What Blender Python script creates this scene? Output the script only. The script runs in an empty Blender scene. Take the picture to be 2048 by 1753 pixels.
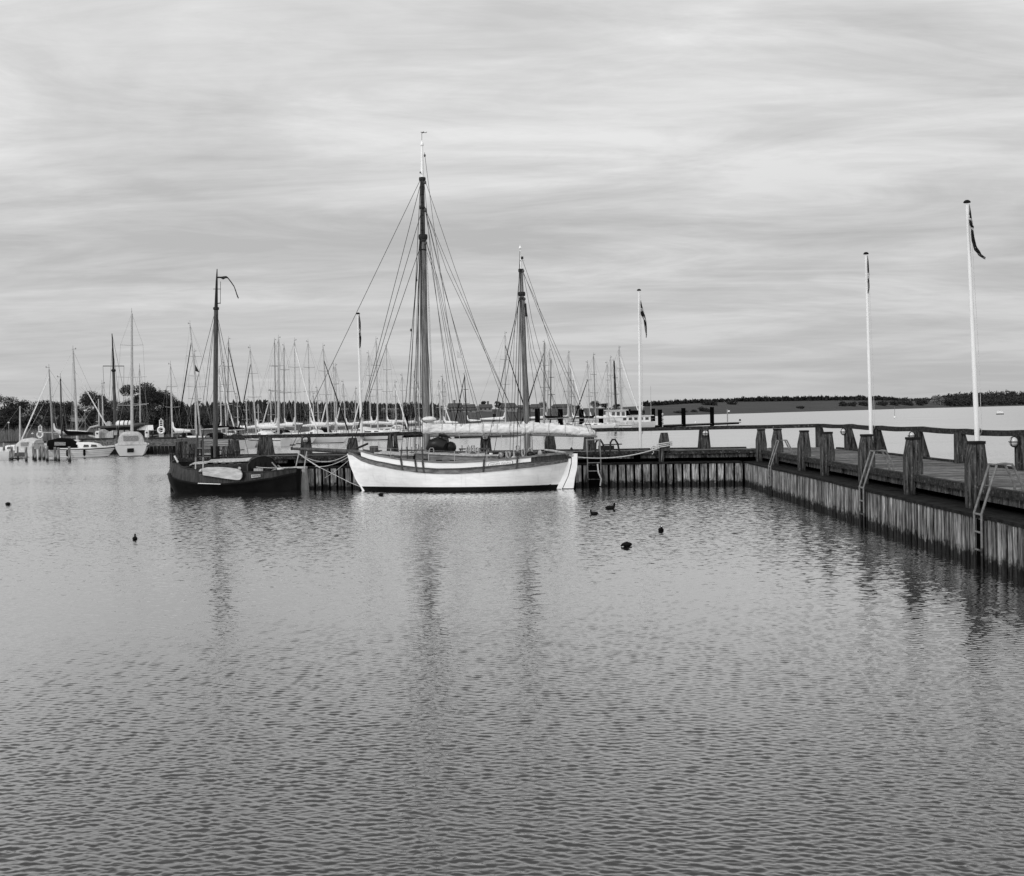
import bpy, math, random
import numpy as np
from mathutils import Vector, Matrix
R = math.radians
random.seed(7)
scn = bpy.context.scene
COL = scn.collection
V = Vector

# ------------------------------------------------------------------ camera
F = 2400.0                       # focal length in photograph pixels (2048 wide)
H = 3.4                          # eye height over the water
PITCH = math.atan(47.5 / F)
ROLL = math.atan(0.0195)
_f = V((0, math.cos(PITCH), -math.sin(PITCH)))
_r0 = V((1, 0, 0)); _u0 = _r0.cross(_f)
_r = _r0 * math.cos(ROLL) - _u0 * math.sin(ROLL)
_u = _u0 * math.cos(ROLL) + _r0 * math.sin(ROLL)
CAM = V((0, 0, H))
cd = bpy.data.cameras.new("camera"); cam = bpy.data.objects.new("camera", cd); COL.objects.link(cam)
M = Matrix.Identity(4)
for i in range(3):
    M[i][0] = _r[i]; M[i][1] = _u[i]; M[i][2] = -_f[i]; M[i][3] = CAM[i]
cam.matrix_world = M
cd.sensor_width = 36.0; cd.lens = F / 2048 * 36.0
cd.clip_start = 0.1; cd.clip_end = 20000
scn.camera = cam
scn.view_settings.view_transform = 'Standard'; scn.view_settings.look = 'None'
scn.view_settings.exposure = 0.0; scn.view_settings.gamma = 1.0

def ray(px, py):
    return _f + _r * ((px - 1024) / F) + _u * ((876 - py) / F)
def at(px, py, Y):
    d = ray(px, py); return CAM + d * (Y / d.y)
def onz(px, py, z):
    d = ray(px, py); return CAM + d * ((z - H) / d.z)
def hy(px):                       # horizon row of the photograph
    return 829 - 0.0195 * (px - 1024)
def xat(px, Y, z=0.0):            # world x seen at column px, at depth Y and height z
    x = 0.0
    for _ in range(3):
        d = V((x, Y, z)) - CAM
        x += (px - (1024 + F * d.dot(_r) / d.dot(_f))) * Y / F
    return x

# ------------------------------------------------------------------ light
SUN_DIR = V((-0.72, -0.62, 0.66)).normalized()      # towards the sun
SUN_EL = math.asin(SUN_DIR.z); SUN_AZ = math.atan2(SUN_DIR.x, SUN_DIR.y)
sl = bpy.data.lights.new("sun", 'SUN'); sl.energy = 1.5; sl.angle = R(14); sl.color = (1, 1, 1)
so = bpy.data.objects.new("sun", sl); COL.objects.link(so)
so.rotation_euler = SUN_DIR.to_track_quat('Z', 'Y').to_euler()

W = bpy.data.worlds.new("World"); scn.world = W; W.use_nodes = True
nt = W.node_tree; nt.nodes.clear()
class NT:
    def __init__(s, nt): s.nt = nt
    def n(s, t, **k):
        o = s.nt.nodes.new(t)
        for a, b in k.items():
            if a.startswith('i_'):
                key = a[2:]
                o.inputs[int(key) if key.isdigit() else key.replace('_', ' ')].default_value = b
            else: setattr(o, a, b)
        return o
    def l(s, a, b): s.nt.links.new(a, b)
    def math(s, op, a, b=None, c=None, clamp=False):
        o = s.n('ShaderNodeMath', operation=op); o.use_clamp = clamp
        for i, x in enumerate((a, b, c)):
            if x is None: continue
            if isinstance(x, (int, float)): o.inputs[i].default_value = x
            else: s.l(x, o.inputs[i])
        return o.outputs[0]
    def ramp(s, fac, stops, interp='LINEAR'):
        o = s.n('ShaderNodeValToRGB'); o.color_ramp.interpolation = interp
        el = o.color_ramp.elements
        while len(el) < len(stops): el.new(0.5)
        for e, (p, v) in zip(el, stops):
            e.position = p; e.color = (v, v, v, 1)
        s.l(fac, o.inputs[0]); return o.outputs[0]
g = NT(nt)
SKY_STRENGTH = 0.1
tc = g.n('ShaderNodeTexCoord')
sep = g.n('ShaderNodeSeparateXYZ'); g.l(tc.outputs['Generated'], sep.inputs[0])
zz = g.math('MAXIMUM', sep.outputs[2], 0.0)
den = g.math('ADD', zz, 0.09)
u_ = g.math('DIVIDE', sep.outputs[0], den); v_ = g.math('DIVIDE', sep.outputs[1], den)
cmb = g.n('ShaderNodeCombineXYZ'); g.l(u_, cmb.inputs[0]); g.l(v_, cmb.inputs[1])
def cloud(rot, sx, sy, detail, rough, dist, off):
    mp = g.n('ShaderNodeMapping'); g.l(cmb.outputs[0], mp.inputs[0])
    mp.inputs['Rotation'].default_value = (0, 0, R(rot)); mp.inputs['Scale'].default_value = (sx, sy, 1)
    mp.inputs['Location'].default_value = (off, off * 1.7, off * .3)
    nz = g.n('ShaderNodeTexNoise'); nz.inputs['Scale'].default_value = 1.0
    nz.inputs['Detail'].default_value = detail; nz.inputs['Roughness'].default_value = rough
    nz.inputs['Distortion'].default_value = dist
    g.l(mp.outputs[0], nz.inputs['Vector']); return nz.outputs[0]
c1 = cloud(-26, 0.85, 1.7, 9, 0.62, 1.3, 5.6)     # streaks
c2 = cloud(-16, 0.45, 0.62, 5, 0.55, 1.0, 9.4)     # broad banks
c3 = cloud(-32, 2.6, 7.0, 9, 0.72, 1.8, 17.0)      # fine fibres
m = g.math('ADD', g.math('MULTIPLY', c1, 0.38), g.math('MULTIPLY', c2, 0.52))
m = g.math('ADD', m, g.math('MULTIPLY', c3, 0.10))
tex = g.ramp(m, [(0.40, 0.0), (0.50, 0.45), (0.60, 1.0)])
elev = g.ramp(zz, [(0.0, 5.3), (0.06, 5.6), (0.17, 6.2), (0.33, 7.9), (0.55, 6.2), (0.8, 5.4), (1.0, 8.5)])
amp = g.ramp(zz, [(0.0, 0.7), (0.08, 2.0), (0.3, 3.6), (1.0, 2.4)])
cl = g.math('ADD', elev, g.math('MULTIPLY', g.math('SUBTRACT', tex, 0.45), amp))
# the sky is a little brighter towards the left, where the sun stands behind cloud
cl = g.math('ADD', cl, g.math('MULTIPLY', sep.outputs[0], -0.55))
# cloud behind the viewer, in front of the sun, is much brighter
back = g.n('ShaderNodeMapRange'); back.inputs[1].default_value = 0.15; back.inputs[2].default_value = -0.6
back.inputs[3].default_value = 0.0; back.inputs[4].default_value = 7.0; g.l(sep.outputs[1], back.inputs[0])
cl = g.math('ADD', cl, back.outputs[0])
sky = g.n('ShaderNodeTexSky', sky_type='NISHITA'); sky.sun_disc = False
sky.sun_elevation = SUN_EL; sky.sun_rotation = SUN_AZ
bw = g.n('ShaderNodeRGBToBW'); g.l(sky.outputs[0], bw.inputs[0])
bwc = g.math('MINIMUM', bw.outputs[0], 12.0)
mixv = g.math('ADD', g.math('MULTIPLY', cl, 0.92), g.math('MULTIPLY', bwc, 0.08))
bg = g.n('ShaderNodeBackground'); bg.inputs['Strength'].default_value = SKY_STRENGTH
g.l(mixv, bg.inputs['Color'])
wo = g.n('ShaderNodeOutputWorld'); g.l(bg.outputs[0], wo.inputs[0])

# ------------------------------------------------------------------ materials
MATS = {}
def mat(name, base, rough=0.7, var=0.25, scale=3.0, stretch=(1, 1, 1), island=0.0, metal=0.0,
        bump=0.0, detail=6, spec=0.3, lo=None, wet=None, speck=0.0, grain=0.0):
    """grey procedural surface: noise mottling, optional grain stretch, per-piece tone, waterline growth"""
    if name in MATS: return MATS[name]
    m = bpy.data.materials.new(name); m.use_nodes = True; t = m.node_tree
    b = t.nodes['Principled BSDF']; k = NT(t)
    tc = k.n('ShaderNodeTexCoord'); mp = k.n('ShaderNodeMapping'); k.l(tc.outputs['Object'], mp.inputs[0])
    mp.inputs['Scale'].default_value = stretch
    nz = k.n('ShaderNodeTexNoise'); nz.inputs['Scale'].default_value = scale; nz.inputs['Detail'].default_value = detail
    nz.inputs['Roughness'].default_value = 0.62
    k.l(mp.outputs[0], nz.inputs['Vector'])
    nv = k.ramp(nz.outputs[0], [(0.36, 0.0), (0.64, 1.0)])
    val = k.math('MULTIPLY_ADD', nv, 2 * var * base, base * (1 - var))
    if island:
        ge = k.n('ShaderNodeNewGeometry')
        fac = k.math('MULTIPLY_ADD', ge.outputs['Random Per Island'], 2 * island, 1 - island)
        val = k.math('MULTIPLY', val, fac)
    if grain:                                     # split, silvered streaks along the timber
        m3 = k.n('ShaderNodeMapping'); k.l(tc.outputs['Object'], m3.inputs[0]); m3.inputs['Scale'].default_value = tuple(4.2 if q > 1 else q * .9 for q in stretch)
        n4 = k.n('ShaderNodeTexNoise'); n4.inputs['Scale'].default_value = 5.5; n4.inputs['Detail'].default_value = 5; n4.inputs['Roughness'].default_value = .7
        k.l(m3.outputs[0], n4.inputs['Vector'])
        gr = k.ramp(n4.outputs[0], [(0.38, 1 - grain), (0.50, 0.9), (0.58, 1.0), (0.66, 1 + 1.6 * grain)])
        val = k.math('MULTIPLY', val, gr)
    if speck:                                     # pale lichen / flaking
        n2 = k.n('ShaderNodeTexNoise'); n2.inputs['Scale'].default_value = 14.0; n2.inputs['Detail'].default_value = 5
        k.l(tc.outputs['Object'], n2.inputs['Vector'])
        s2 = k.ramp(n2.outputs[0], [(0.60, 0.0), (0.68, 1.0)])
        val = k.math('ADD', val, k.math('MULTIPLY', s2, speck))
    if wet:                                       # dark growth with a ragged upper edge above the water
        ge2 = k.n('ShaderNodeNewGeometry'); sp = k.n('ShaderNodeSeparateXYZ'); k.l(ge2.outputs['Position'], sp.inputs[0])
        n3 = k.n('ShaderNodeTexNoise'); n3.inputs['Scale'].default_value = 4.5; n3.inputs['Detail'].default_value = 6
        n3.inputs['Roughness'].default_value = 0.7
        k.l(ge2.outputs['Position'], n3.inputs['Vector'])
        edge = k.math('SUBTRACT', sp.outputs[2], k.math('MULTIPLY', k.math('SUBTRACT', n3.outputs[0], 0.5), 0.85))
        wf = k.n('ShaderNodeMapRange'); wf.inputs[1].default_value = wet - .07; wf.inputs[2].default_value = wet + .10
        wf.inputs[3].default_value = 0.10; wf.inputs[4].default_value = 1.0
        k.l(edge, wf.inputs[0]); val = k.math('MULTIPLY', val, wf.outputs[0])
    val = k.math('MAXIMUM', val, 0.0015)
    k.l(val, b.inputs['Base Color'])
    b.inputs['Roughness'].default_value = rough; b.inputs['Metallic'].default_value = metal
    b.inputs['Specular IOR Level'].default_value = spec
    if bump:
        bp = k.n('ShaderNodeBump'); bp.inputs['Strength'].default_value = bump; bp.inputs['Distance'].default_value = 0.02
        k.l(nz.outputs[0], bp.inputs['Height']); k.l(bp.outputs[0], b.inputs['Normal'])
    MATS[name] = m; return m

def planked(m, pitch, amt):
    t = m.node_tree; k = NT(t); b = t.nodes['Principled BSDF']; src = b.inputs['Base Color'].links[0].from_socket
    tc = k.n('ShaderNodeTexCoord'); sp = k.n('ShaderNodeSeparateXYZ'); k.l(tc.outputs['Object'], sp.inputs[0])
    bow = k.math('MULTIPLY', k.math('MULTIPLY', sp.outputs[0], sp.outputs[0]), -0.011)      # seams sweep up with the sheer
    fr = k.math('FRACT', k.math('DIVIDE', k.math('ADD', sp.outputs[2], bow), pitch))
    seam = k.ramp(fr, [(0.0, 1 - amt), (0.10, 1.0), (0.9, 1.0), (1.0, 1 - amt)])
    n = k.n('ShaderNodeTexNoise'); mp = k.n('ShaderNodeMapping'); mp.inputs['Scale'].default_value = (5, 5, .25); k.l(tc.outputs['Object'], mp.inputs[0]); k.l(mp.outputs[0], n.inputs['Vector']); n.inputs['Scale'].default_value = 1.6; n.inputs['Detail'].default_value = 6
    st = k.ramp(n.outputs[0], [(0.58, 1.0), (0.75, 0.88)])
    k.l(k.math('MULTIPLY', k.math('MULTIPLY', src, seam), st), b.inputs['Base Color']); return m
HULLW = planked(mat('white_planked_hull', 0.80, 0.4, 0.07, 1.5, (1, 1, 3), spec=0.35), .135, .06)
PILE = mat('silvered_timber', 0.185, 0.9, 0.8, 4, (3, 3, 0.35), island=0.5, bump=0.8, wet=0.24, spec=0.1, grain=0.6)
POST = mat('oak_post', 0.048, 0.9, 0.85, 4, (3, 3, 0.35), island=0.15, bump=0.9, spec=0.1, speck=0.05, wet=0.1, grain=0.75)
CAPW = mat('dark_cap', 0.012, 0.85, 0.4, 6, bump=0.3, spec=0.1)
DECK = mat('deck_board', 0.12, 0.85, 0.5, 4, (0.5, 2, 2), island=0.5, bump=0.5, grain=0.6)
DECKT = mat('deck_board_cross', 0.08, 0.85, 0.45, 4, (2, 0.5, 2), island=0.3, bump=0.5)
RAILW = mat('rail_timber', 0.024, 0.9, 0.6, 5, (2, 2, 2), speck=0.09, bump=0.6, spec=0.08)
BEAM = mat('edge_beam', 0.055, 0.9, 0.9, 3.5, (2.4, 2.4, 0.5), speck=0.09, bump=0.7, spec=0.1, grain=0.7)
LEDGE = mat('wet_ledge', 0.010, 0.85, 0.7, 4, bump=0.4, spec=0.1)
VOID = mat('under_deck', 0.003, 1.0, 0.4, 3, spec=0.0)  # near-black: stands in for shade below the deck, also used for black timber
GALV = mat('galvanised', 0.15, 0.5, 0.3, 9, metal=0.3, bump=0.1, wet=0.34)
RUST = mat('dark_iron', 0.014, 0.6, 0.4, 8, spec=0.2)
WHITE = mat('white_paint', 0.74, 0.35, 0.05, 1.5, (1, 1, 3), spec=0.4)
POLEW = mat('white_gloss_pole', 0.66, 0.3, 0.05, 2, (1, 1, .3), spec=0.45)
BLACK = mat('black_paint', 0.004, 0.5, 0.4, 3, spec=0.12)
TAR = mat('tarred_hull', 0.020, 0.5, 0.8, 2.5, (4, 4, 0.6), spec=0.25)
VARN = mat('varnished_pine', 0.13, 0.45, 0.55, 6, (3, 3, 0.25), bump=0.2)
MASTD = mat('dark_spar', 0.014, 0.6, 0.4, 6, (3, 3, .3), spec=0.15)
MASTB = mat('brown_mast', 0.05, 0.6, 0.7, 7, (4, 4, 0.2), bump=0.2)
STRAKE = mat('oiled_strake', 0.13, 0.6, 0.6, 5, (.5, 2, 2), bump=0.2)
TEAK = mat('worn_teak', 0.16, 0.7, 0.4, 5, (.4, 2, 2), bump=0.2)
CANVAS = mat('sail_cover_canvas', 0.58, 0.95, 0.18, 3.5, (1, 1, 2.5), bump=0.6, spec=0.05)
ROPE = mat('pale_rope', 0.45, 0.9, 0.25, 20)
WIRE = mat('dark_wire', 0.02, 0.6, 0.2, 5, spec=0.1)
WIREL = mat('steel_wire', 0.22, 0.4, 0.2, 5, metal=0.5)
TARP = mat('black_tarpaulin', 0.004, 0.4, 0.5, 4, bump=0.4, spec=0.25)
ALU = mat('anodised_mast', 0.37, 0.5, 0.15, 4, spec=0.2)
ALUD = mat('grey_mast', 0.22, 0.5, 0.2, 4, spec=0.2)
GEL = mat('white_gelcoat', 0.64, 0.3, 0.05, 1.5, spec=0.45)
CANG = mat('grey_canopy_canvas', 0.40, 0.9, 0.2, 4)
GELG = mat('grey_gelcoat', 0.36, 0.4, 0.15, 1.5)
SAILD = mat('dark_sail_cover', 0.004, 0.95, 0.4, 4, spec=0.05)
SAILW = mat('pale_sail_cover', 0.66, 0.9, 0.1, 4)
WINDOW = mat('tinted_window', 0.02, 0.12, 0.3, 3, spec=0.5)
PLASTIC = mat('clear_plastic_window', 0.16, 0.2, 0.4, 9, spec=0.5)
RED = mat('flag_cloth_dark', 0.022, 0.95, 0.3, 5, spec=0.05)
FWHITE = mat('flag_cloth_pale', 0.45, 0.9, 0.1, 5)
LEAF = mat('dark_foliage', 0.024, 0.9, 0.5, 0.4, island=0.55)
LEAFM = mat('budding_foliage', 0.034, 0.9, 0.5, 0.4, island=0.5)
LEAFP = mat('pale_blossom', 0.17, 0.9, 0.4, 0.4, island=0.4)
NEEDLE = mat('conifer_needles', 0.013, 0.9, 0.5, 0.3, island=0.5)
BARK = mat('bark', 0.04, 0.9, 0.4, 3)
FIELD = mat('field_grass', 0.034, 0.95, 0.35, 0.02, (1, 3, 1), detail=10)
BANK = mat('scrub_bank', 0.05, 0.95, 0.5, 0.06, detail=10)
REED = mat('dry_reeds', 0.12, 0.95, 0.4, 0.5, island=0.5)
SHEDW = mat('tarred_boards', 0.016, 0.85, 0.5, 5, (2, 2, .4), island=0.3)
QUAYW = mat('black_quay_boards', 0.012, 0.9, 0.6, 5, (2, 2, .4), island=0.5, spec=0.05)
ROOFD = mat('dark_roof', 0.04, 0.8, 0.3, 5)
ROOFT = mat('tile_roof', 0.055, 0.85, 0.25, 1.5)
RENDER = mat('pale_render', 0.20, 0.9, 0.15, 1.0)
BRICKW = mat('grey_brick', 0.10, 0.9, 0.2, 1.0)
FEATHER = mat('black_feathers', 0.003, 0.7, 0.4, 10, spec=0.1)
BEAK = mat('white_shield', 0.75, 0.5, 0.05, 5)
GLASSW = mat('frosted_lamp_glass', 0.42, 0.25, 0.1, 4, spec=0.5)
WHITED = mat('weathered_white', 0.34, 0.7, 0.3, 5, (2, 2, .4))
LEEB = mat('bleached_leeboard', 0.40, 0.75, 0.3, 4, (.5, 2, 2), bump=0.3)

# ------------------------------------------------------------------ mesh helpers
class MB:
    def __init__(s): s.v = []; s.f = []; s.mi = []; s.m = 0
    def add(s, vs, fs):
        o = len(s.v); s.v += [tuple(p) for p in vs]
        for q in fs: s.f.append([i + o for i in q]); s.mi.append(s.m)
    def hexa(s, p):                       # 8 points: bottom ring 0-3, top ring 4-7
        s.add(p, [(0, 3, 2, 1), (4, 5, 6, 7), (0, 1, 5, 4), (1, 2, 6, 5), (2, 3, 7, 6), (3, 0, 4, 7)])
    def box(s, c, d, rz=0.0, mt=None):
        x, y, z = d[0] / 2, d[1] / 2, d[2] / 2
        p = [V((a, b, e)) for e in (-z, z) for a, b in ((-x, -y), (x, -y), (x, y), (-x, y))]
        r = mt or Matrix.Rotation(rz, 3, 'Z')
        s.hexa([r @ q + V(c) for q in p])
    def tube(s, pts, rad, n=8, cap=True, fl=1.0):
        pts = [V(p) for p in pts]
        if isinstance(rad, (int, float)): rad = [rad] * len(pts)
        ref = None; rings = []
        for i, p in enumerate(pts):
            d = (pts[min(i + 1, len(pts) - 1)] - pts[max(i - 1, 0)])
            if d.length < 1e-9: d = V((0, 0, 1))
            d.normalize()
            if ref is None: ref = V((1, 0, 0)) if abs(d.x) < 0.8 else V((0, 1, 0))
            a = (ref - d * ref.dot(d)).normalized(); b = d.cross(a); ref = a
            rings.append([p + (a * math.cos(2 * math.pi * k / n) + b * math.sin(2 * math.pi * k / n) * fl) * rad[i] for k in range(n)])
        s.loft(rings, cap)
    def loft(s, rings, cap=True, close=True):
        n = len(rings[0]); vs = [p for r in rings for p in r]; fs = []
        for i in range(len(rings) - 1):
            for k in range(n if close else n - 1):
                k2 = (k + 1) % n
                fs.append((i * n + k, i * n + k2, (i + 1) * n + k2, (i + 1) * n + k))
        if cap and close:
            fs.append(tuple(range(n - 1, -1, -1))); fs.append(tuple(range((len(rings) - 1) * n, len(rings) * n)))
        s.add(vs, fs)
    def lathe(s, c, prof, n=16, ax=None):
        c = V(c); mt = ax or Matrix.Identity(3)
        s.loft([[c + mt @ V((r * math.cos(2 * math.pi * k / n), r * math.sin(2 * math.pi * k / n), z)) for k in range(n)] for r, z in prof])
    def prism(s, poly, a, b):             # poly 2D, a/b: functions to 3D for the two ends
        n = len(poly); vs = [a(*p) for p in poly] + [b(*p) for p in poly]
        fs = [tuple(range(n - 1, -1, -1)), tuple(range(n, 2 * n))]
        for k in range(n):
            k2 = (k + 1) % n; fs.append((k, k2, n + k2, n + k))
        s.add(vs, fs)
    def blob(s, c, r, n=10, m=7, jit=0.0):
        c = V(c); rings = []
        for i in range(m + 1):
            a = -math.pi / 2 + math.pi * i / m
            rings.append([c + V((r[0] * max(math.cos(a), .02) * math.cos(2 * math.pi * k / n), r[1] * max(math.cos(a), .02) * math.sin(2 * math.pi * k / n), r[2] * math.sin(a))) * (1 + random.uniform(-jit, jit)) if jit == 0 else
                          c + V((r[0] * max(math.cos(a), .02) * math.cos(2 * math.pi * k / n) * (1 + random.uniform(-jit, jit)), r[1] * max(math.cos(a), .02) * math.sin(2 * math.pi * k / n) * (1 + random.uniform(-jit, jit)), r[2] * math.sin(a) * (1 + random.uniform(-jit, jit)))) for k in range(n)])
        s.loft(rings)
    def build(s, name, ma, parent=None, smooth=False, world=False, origin=None):
        me = bpy.data.meshes.new(name)
        vs = s.v
        if parent is not None and world:
            inv = wm(parent).inverted(); vs = [tuple(inv @ V(p)) for p in vs]
        if parent is None:
            if origin is None:
                xs, ys, zs = zip(*vs); origin = ((min(xs) + max(xs)) / 2, (min(ys) + max(ys)) / 2, min(zs))
            vs = [(x - origin[0], y - origin[1], z - origin[2]) for x, y, z in vs]
        me.from_pydata(vs, [], s.f); me.validate()
        for q in (ma if isinstance(ma, (list, tuple)) else [ma]): me.materials.append(q)
        if max(s.mi, default=0) and len(me.polygons) == len(s.mi): me.polygons.foreach_set('material_index', s.mi)
        if smooth:
            me.polygons.foreach_set('use_smooth', [True] * len(me.polygons))
            try: me.set_sharp_from_angle(angle=R(40))
            except Exception: pass
        me.update()
        o = bpy.data.objects.new(name, me); COL.objects.link(o)
        if parent is not None: o.parent = parent
        else: o.location = origin
        return o
def wm(o):
    return (wm(o.parent) @ o.matrix_basis) if o.parent else o.matrix_basis.copy()
def tag(o, label=None, cat=None, group=None, kind=None):
    if label: o['label'] = label
    if cat: o['category'] = cat
    if group: o['group'] = group
    if kind: o['kind'] = kind
    return o
def thing(name, label, cat, loc, rz=0.0, group=None):
    o = bpy.data.objects.new(name, None); COL.objects.link(o); o.empty_display_size = 0.3
    o.location = loc; o.rotation_euler = (0, 0, rz)
    return tag(o, label, cat, group)
def lerp(a, b, t): return a + (b - a) * t
def curve(tab):
    def f(x):
        if x <= tab[0][0]: return tab[0][1]
        for (a, b), (c, d) in zip(tab, tab[1:]):
            if x <= c:
                t = (x - a) / (c - a); t = t * t * (3 - 2 * t) * .35 + t * .65
                return b + (d - b) * t
        return tab[-1][1]
    return f
def sag(a, b, dip, n=10):
    a, b = V(a), V(b)
    return [a.lerp(b, i / n) - V((0, 0, dip * 4 * (i / n) * (1 - i / n))) for i in range(n + 1)]

# ================================================================== SETTING
# ------------------------------------------------------------------ water: real waves near the camera
def make_water():
    rng = np.random.default_rng(3)
    Ds = [-400., -120., -40., -10., 0., 3., 5.5]
    d = 6.2
    while d < 60:
        Ds.append(d); d += max(0.0075, 0.25 * d * d / 4080)
    fine_end = len(Ds)
    while d < 9000:
        Ds.append(d); d *= 1.06
    Ds = np.array(Ds, dtype=np.float64)
    t = np.concatenate([[-60, -12, -4, -2, -1.5], np.linspace(-1.36, 1.36, 1250), [1.5, 2, 4, 12, 60]])
    wid = 0.46 * np.maximum(Ds, 5.0) + 1.5
    X = (t[None, :] * wid[:, None]).astype(np.float32); Y = np.repeat(Ds[:, None], len(t), 1).astype(np.float32)
    dD = np.gradient(Ds)[:, None].astype(np.float32)
    Z = np.zeros_like(X)
    N = 80
    lam = np.exp(rng.uniform(math.log(0.040), math.log(0.165), N))
    th = rng.normal(0, 0.48, N) + R(14)
    slope = 0.0158 * (lam / 0.3) ** 0.0 * rng.uniform(.6, 1.3, N)
    slope[lam < .055] *= .8
    patch = (1.0 + 0.35 * np.sin(X * .11 + Y * .045 + 1.0) * np.sin(Y * .13 - X * .05) + 0.25 * np.sin(X * .37 - Y * .21))
    patch = patch * (1 + 0.35 * np.clip((14 - Y) / 5.5, 0, 1))
    for i in range(N):
        k = 2 * math.pi / lam[i]
        ph = k * (X * math.sin(th[i]) + Y * math.cos(th[i])) + rng.uniform(0, 6.28)
        ph += 0.8 * np.sin(X * rng.uniform(.3, .9) + Y * rng.uniform(.1, .5) + rng.uniform(0, 6))
        w = np.clip((lam[i] / dD - 3.0) / 3.0, 0, 1)
        s = np.sin(ph)
        Z += (w * slope[i] / k * (s + 0.22 * np.cos(2 * ph))).astype(np.float32)
    fade = np.clip((60 - Y) / 12, 0, 1) * np.clip((1.36 - np.abs(t[None, :])) * 12, 0, 1) * np.clip((Y - 5.6) * 2, 0, 1)
    Z *= (patch * fade).astype(np.float32)
    nr, nc = X.shape
    co = np.stack([X, Y, Z], -1).reshape(-1, 3).astype(np.float32)
    idx = np.arange(nr * nc).reshape(nr, nc)
    q = np.stack([idx[:-1, :-1], idx[:-1, 1:], idx[1:, 1:], idx[1:, :-1]], -1).reshape(-1, 4)
    me = bpy.data.meshes.new('water')
    me.vertices.add(len(co)); me.vertices.foreach_set('co', co.ravel())
    me.loops.add(q.size); me.loops.foreach_set('vertex_index', q.ravel().astype(np.int32))
    me.polygons.add(len(q)); me.polygons.foreach_set('loop_start', np.arange(0, q.size, 4, dtype=np.int32))
    me.polygons.foreach_set('loop_total', np.full(len(q), 4, dtype=np.int32))
    me.polygons.foreach_set('use_smooth', np.ones(len(q), dtype=bool))
    me.update(calc_edges=True)
    o = bpy.data.objects.new('water', me); COL.objects.link(o); o['kind'] = 'structure'
    m = bpy.data.materials.new('harbour_water'); m.use_nodes = True; k = NT(m.node_tree); b = m.node_tree.nodes['Principled BSDF']
    b.inputs['Base Color'].default_value = (0.022, 0.022, 0.022, 1)
    b.inputs['Roughness'].default_value = 0.06; b.inputs['IOR'].default_value = 1.6
    ge = k.n('ShaderNodeNewGeometry')
    sp = k.n('ShaderNodeSeparateXYZ'); k.l(ge.outputs['Position'], sp.inputs[0])
    def nz(sc, st, det):
        mp = k.n('ShaderNodeMapping'); k.l(ge.outputs['Position'], mp.inputs[0]); mp.inputs['Scale'].default_value = st
        mp.inputs['Rotation'].default_value = (0, 0, R(4))
        n = k.n('ShaderNodeTexNoise'); n.inputs['Scale'].default_value = sc; n.inputs['Detail'].default_value = det
        n.inputs['Roughness'].default_value = .55
        k.l(mp.outputs[0], n.inputs['Vector']); return n.outputs[0]
    def mr(a, b, c, d):
        o = k.n('ShaderNodeMapRange'); o.inputs[1].default_value = a; o.inputs[2].default_value = b
        o.inputs[3].default_value = c; o.inputs[4].default_value = d; k.l(sp.outputs[1], o.inputs[0]); return o.outputs[0]
    near = mr(11, 40, 0.0, 1.0); dist = mr(60, 200, 1.0, 0.16)
    calm = k.ramp(nz(0.035, (.5, 1.6, 1), 2), [(0.38, 0.55), (0.60, 1.0)])
    fa = k.math('MULTIPLY', k.math('MULTIPLY', near, dist), calm)
    def slope(sc, st, det, off):
        mp = k.n('ShaderNodeMapping'); k.l(ge.outputs['Position'], mp.inputs[0]); mp.inputs['Scale'].default_value = st
        mp.inputs['Location'].default_value = (off, off, 0)
        n = k.n('ShaderNodeTexNoise'); n.inputs['Scale'].default_value = sc; n.inputs['Detail'].default_value = det
        k.l(mp.outputs[0], n.inputs['Vector']); return k.math('SUBTRACT', n.outputs[0], 0.5)
    sy = k.math('ADD', k.math('MULTIPLY', slope(1.0, (2.2, 4.6, 1), 2, 0.), 0.34), k.math('MULTIPLY', slope(1.0, (6.0, 13.0, 1), 1, 40.), 0.54))
    sx = k.math('MULTIPLY', slope(1.0, (3.4, 6.0, 1), 2, 77.), 0.85)
    cv = k.n('ShaderNodeCombineXYZ'); k.l(k.math('MULTIPLY', sx, fa), cv.inputs[0]); k.l(k.math('ADD', k.math('MULTIPLY', sy, fa), k.math('MULTIPLY', mr(10, 90, 0.0, -0.060), k.math('ADD', k.math('MULTIPLY', nz(0.05, (.35, 2.2, 1), 4), 1.6), 0.2))), cv.inputs[1])   # far off one sees mostly the near sides of the ripples
    va = k.n('ShaderNodeVectorMath', operation='ADD'); k.l(ge.outputs['Normal'], va.inputs[0]); k.l(cv.outputs[0], va.inputs[1])
    bp = k.n('ShaderNodeVectorMath', operation='NORMALIZE'); k.l(va.outputs[0], bp.inputs[0]); k.l(bp.outputs[0], b.inputs['Normal'])
    b.inputs['Specular IOR Level'].default_value = 0.0
    lw = k.n('ShaderNodeLayerWeight'); lw.inputs['Blend'].default_value = 0.5; k.l(bp.outputs[0], lw.inputs['Normal'])
    fres = k.ramp(lw.outputs['Facing'], [(0.0, 0.03), (0.46, 0.09), (0.56, 0.15), (0.68, 0.30), (0.78, 0.53), (0.88, 0.80), (0.95, 0.94), (1.0, 0.99)])
    gl = k.n('ShaderNodeBsdfGlossy'); gl.inputs['Roughness'].default_value = 0.05; gl.inputs['Color'].default_value = (1, 1, 1, 1)
    k.l(bp.outputs[0], gl.inputs['Normal'])
    mx = k.n('ShaderNodeMixShader'); k.l(fres, mx.inputs[0]); k.l(b.outputs[0], mx.inputs[1]); k.l(gl.outputs[0], mx.inputs[2])
    k.l(mx.outputs[0], m.node_tree.nodes['Material Output'].inputs['Surface'])
    me.materials.append(m)
    return o
make_water()

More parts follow.
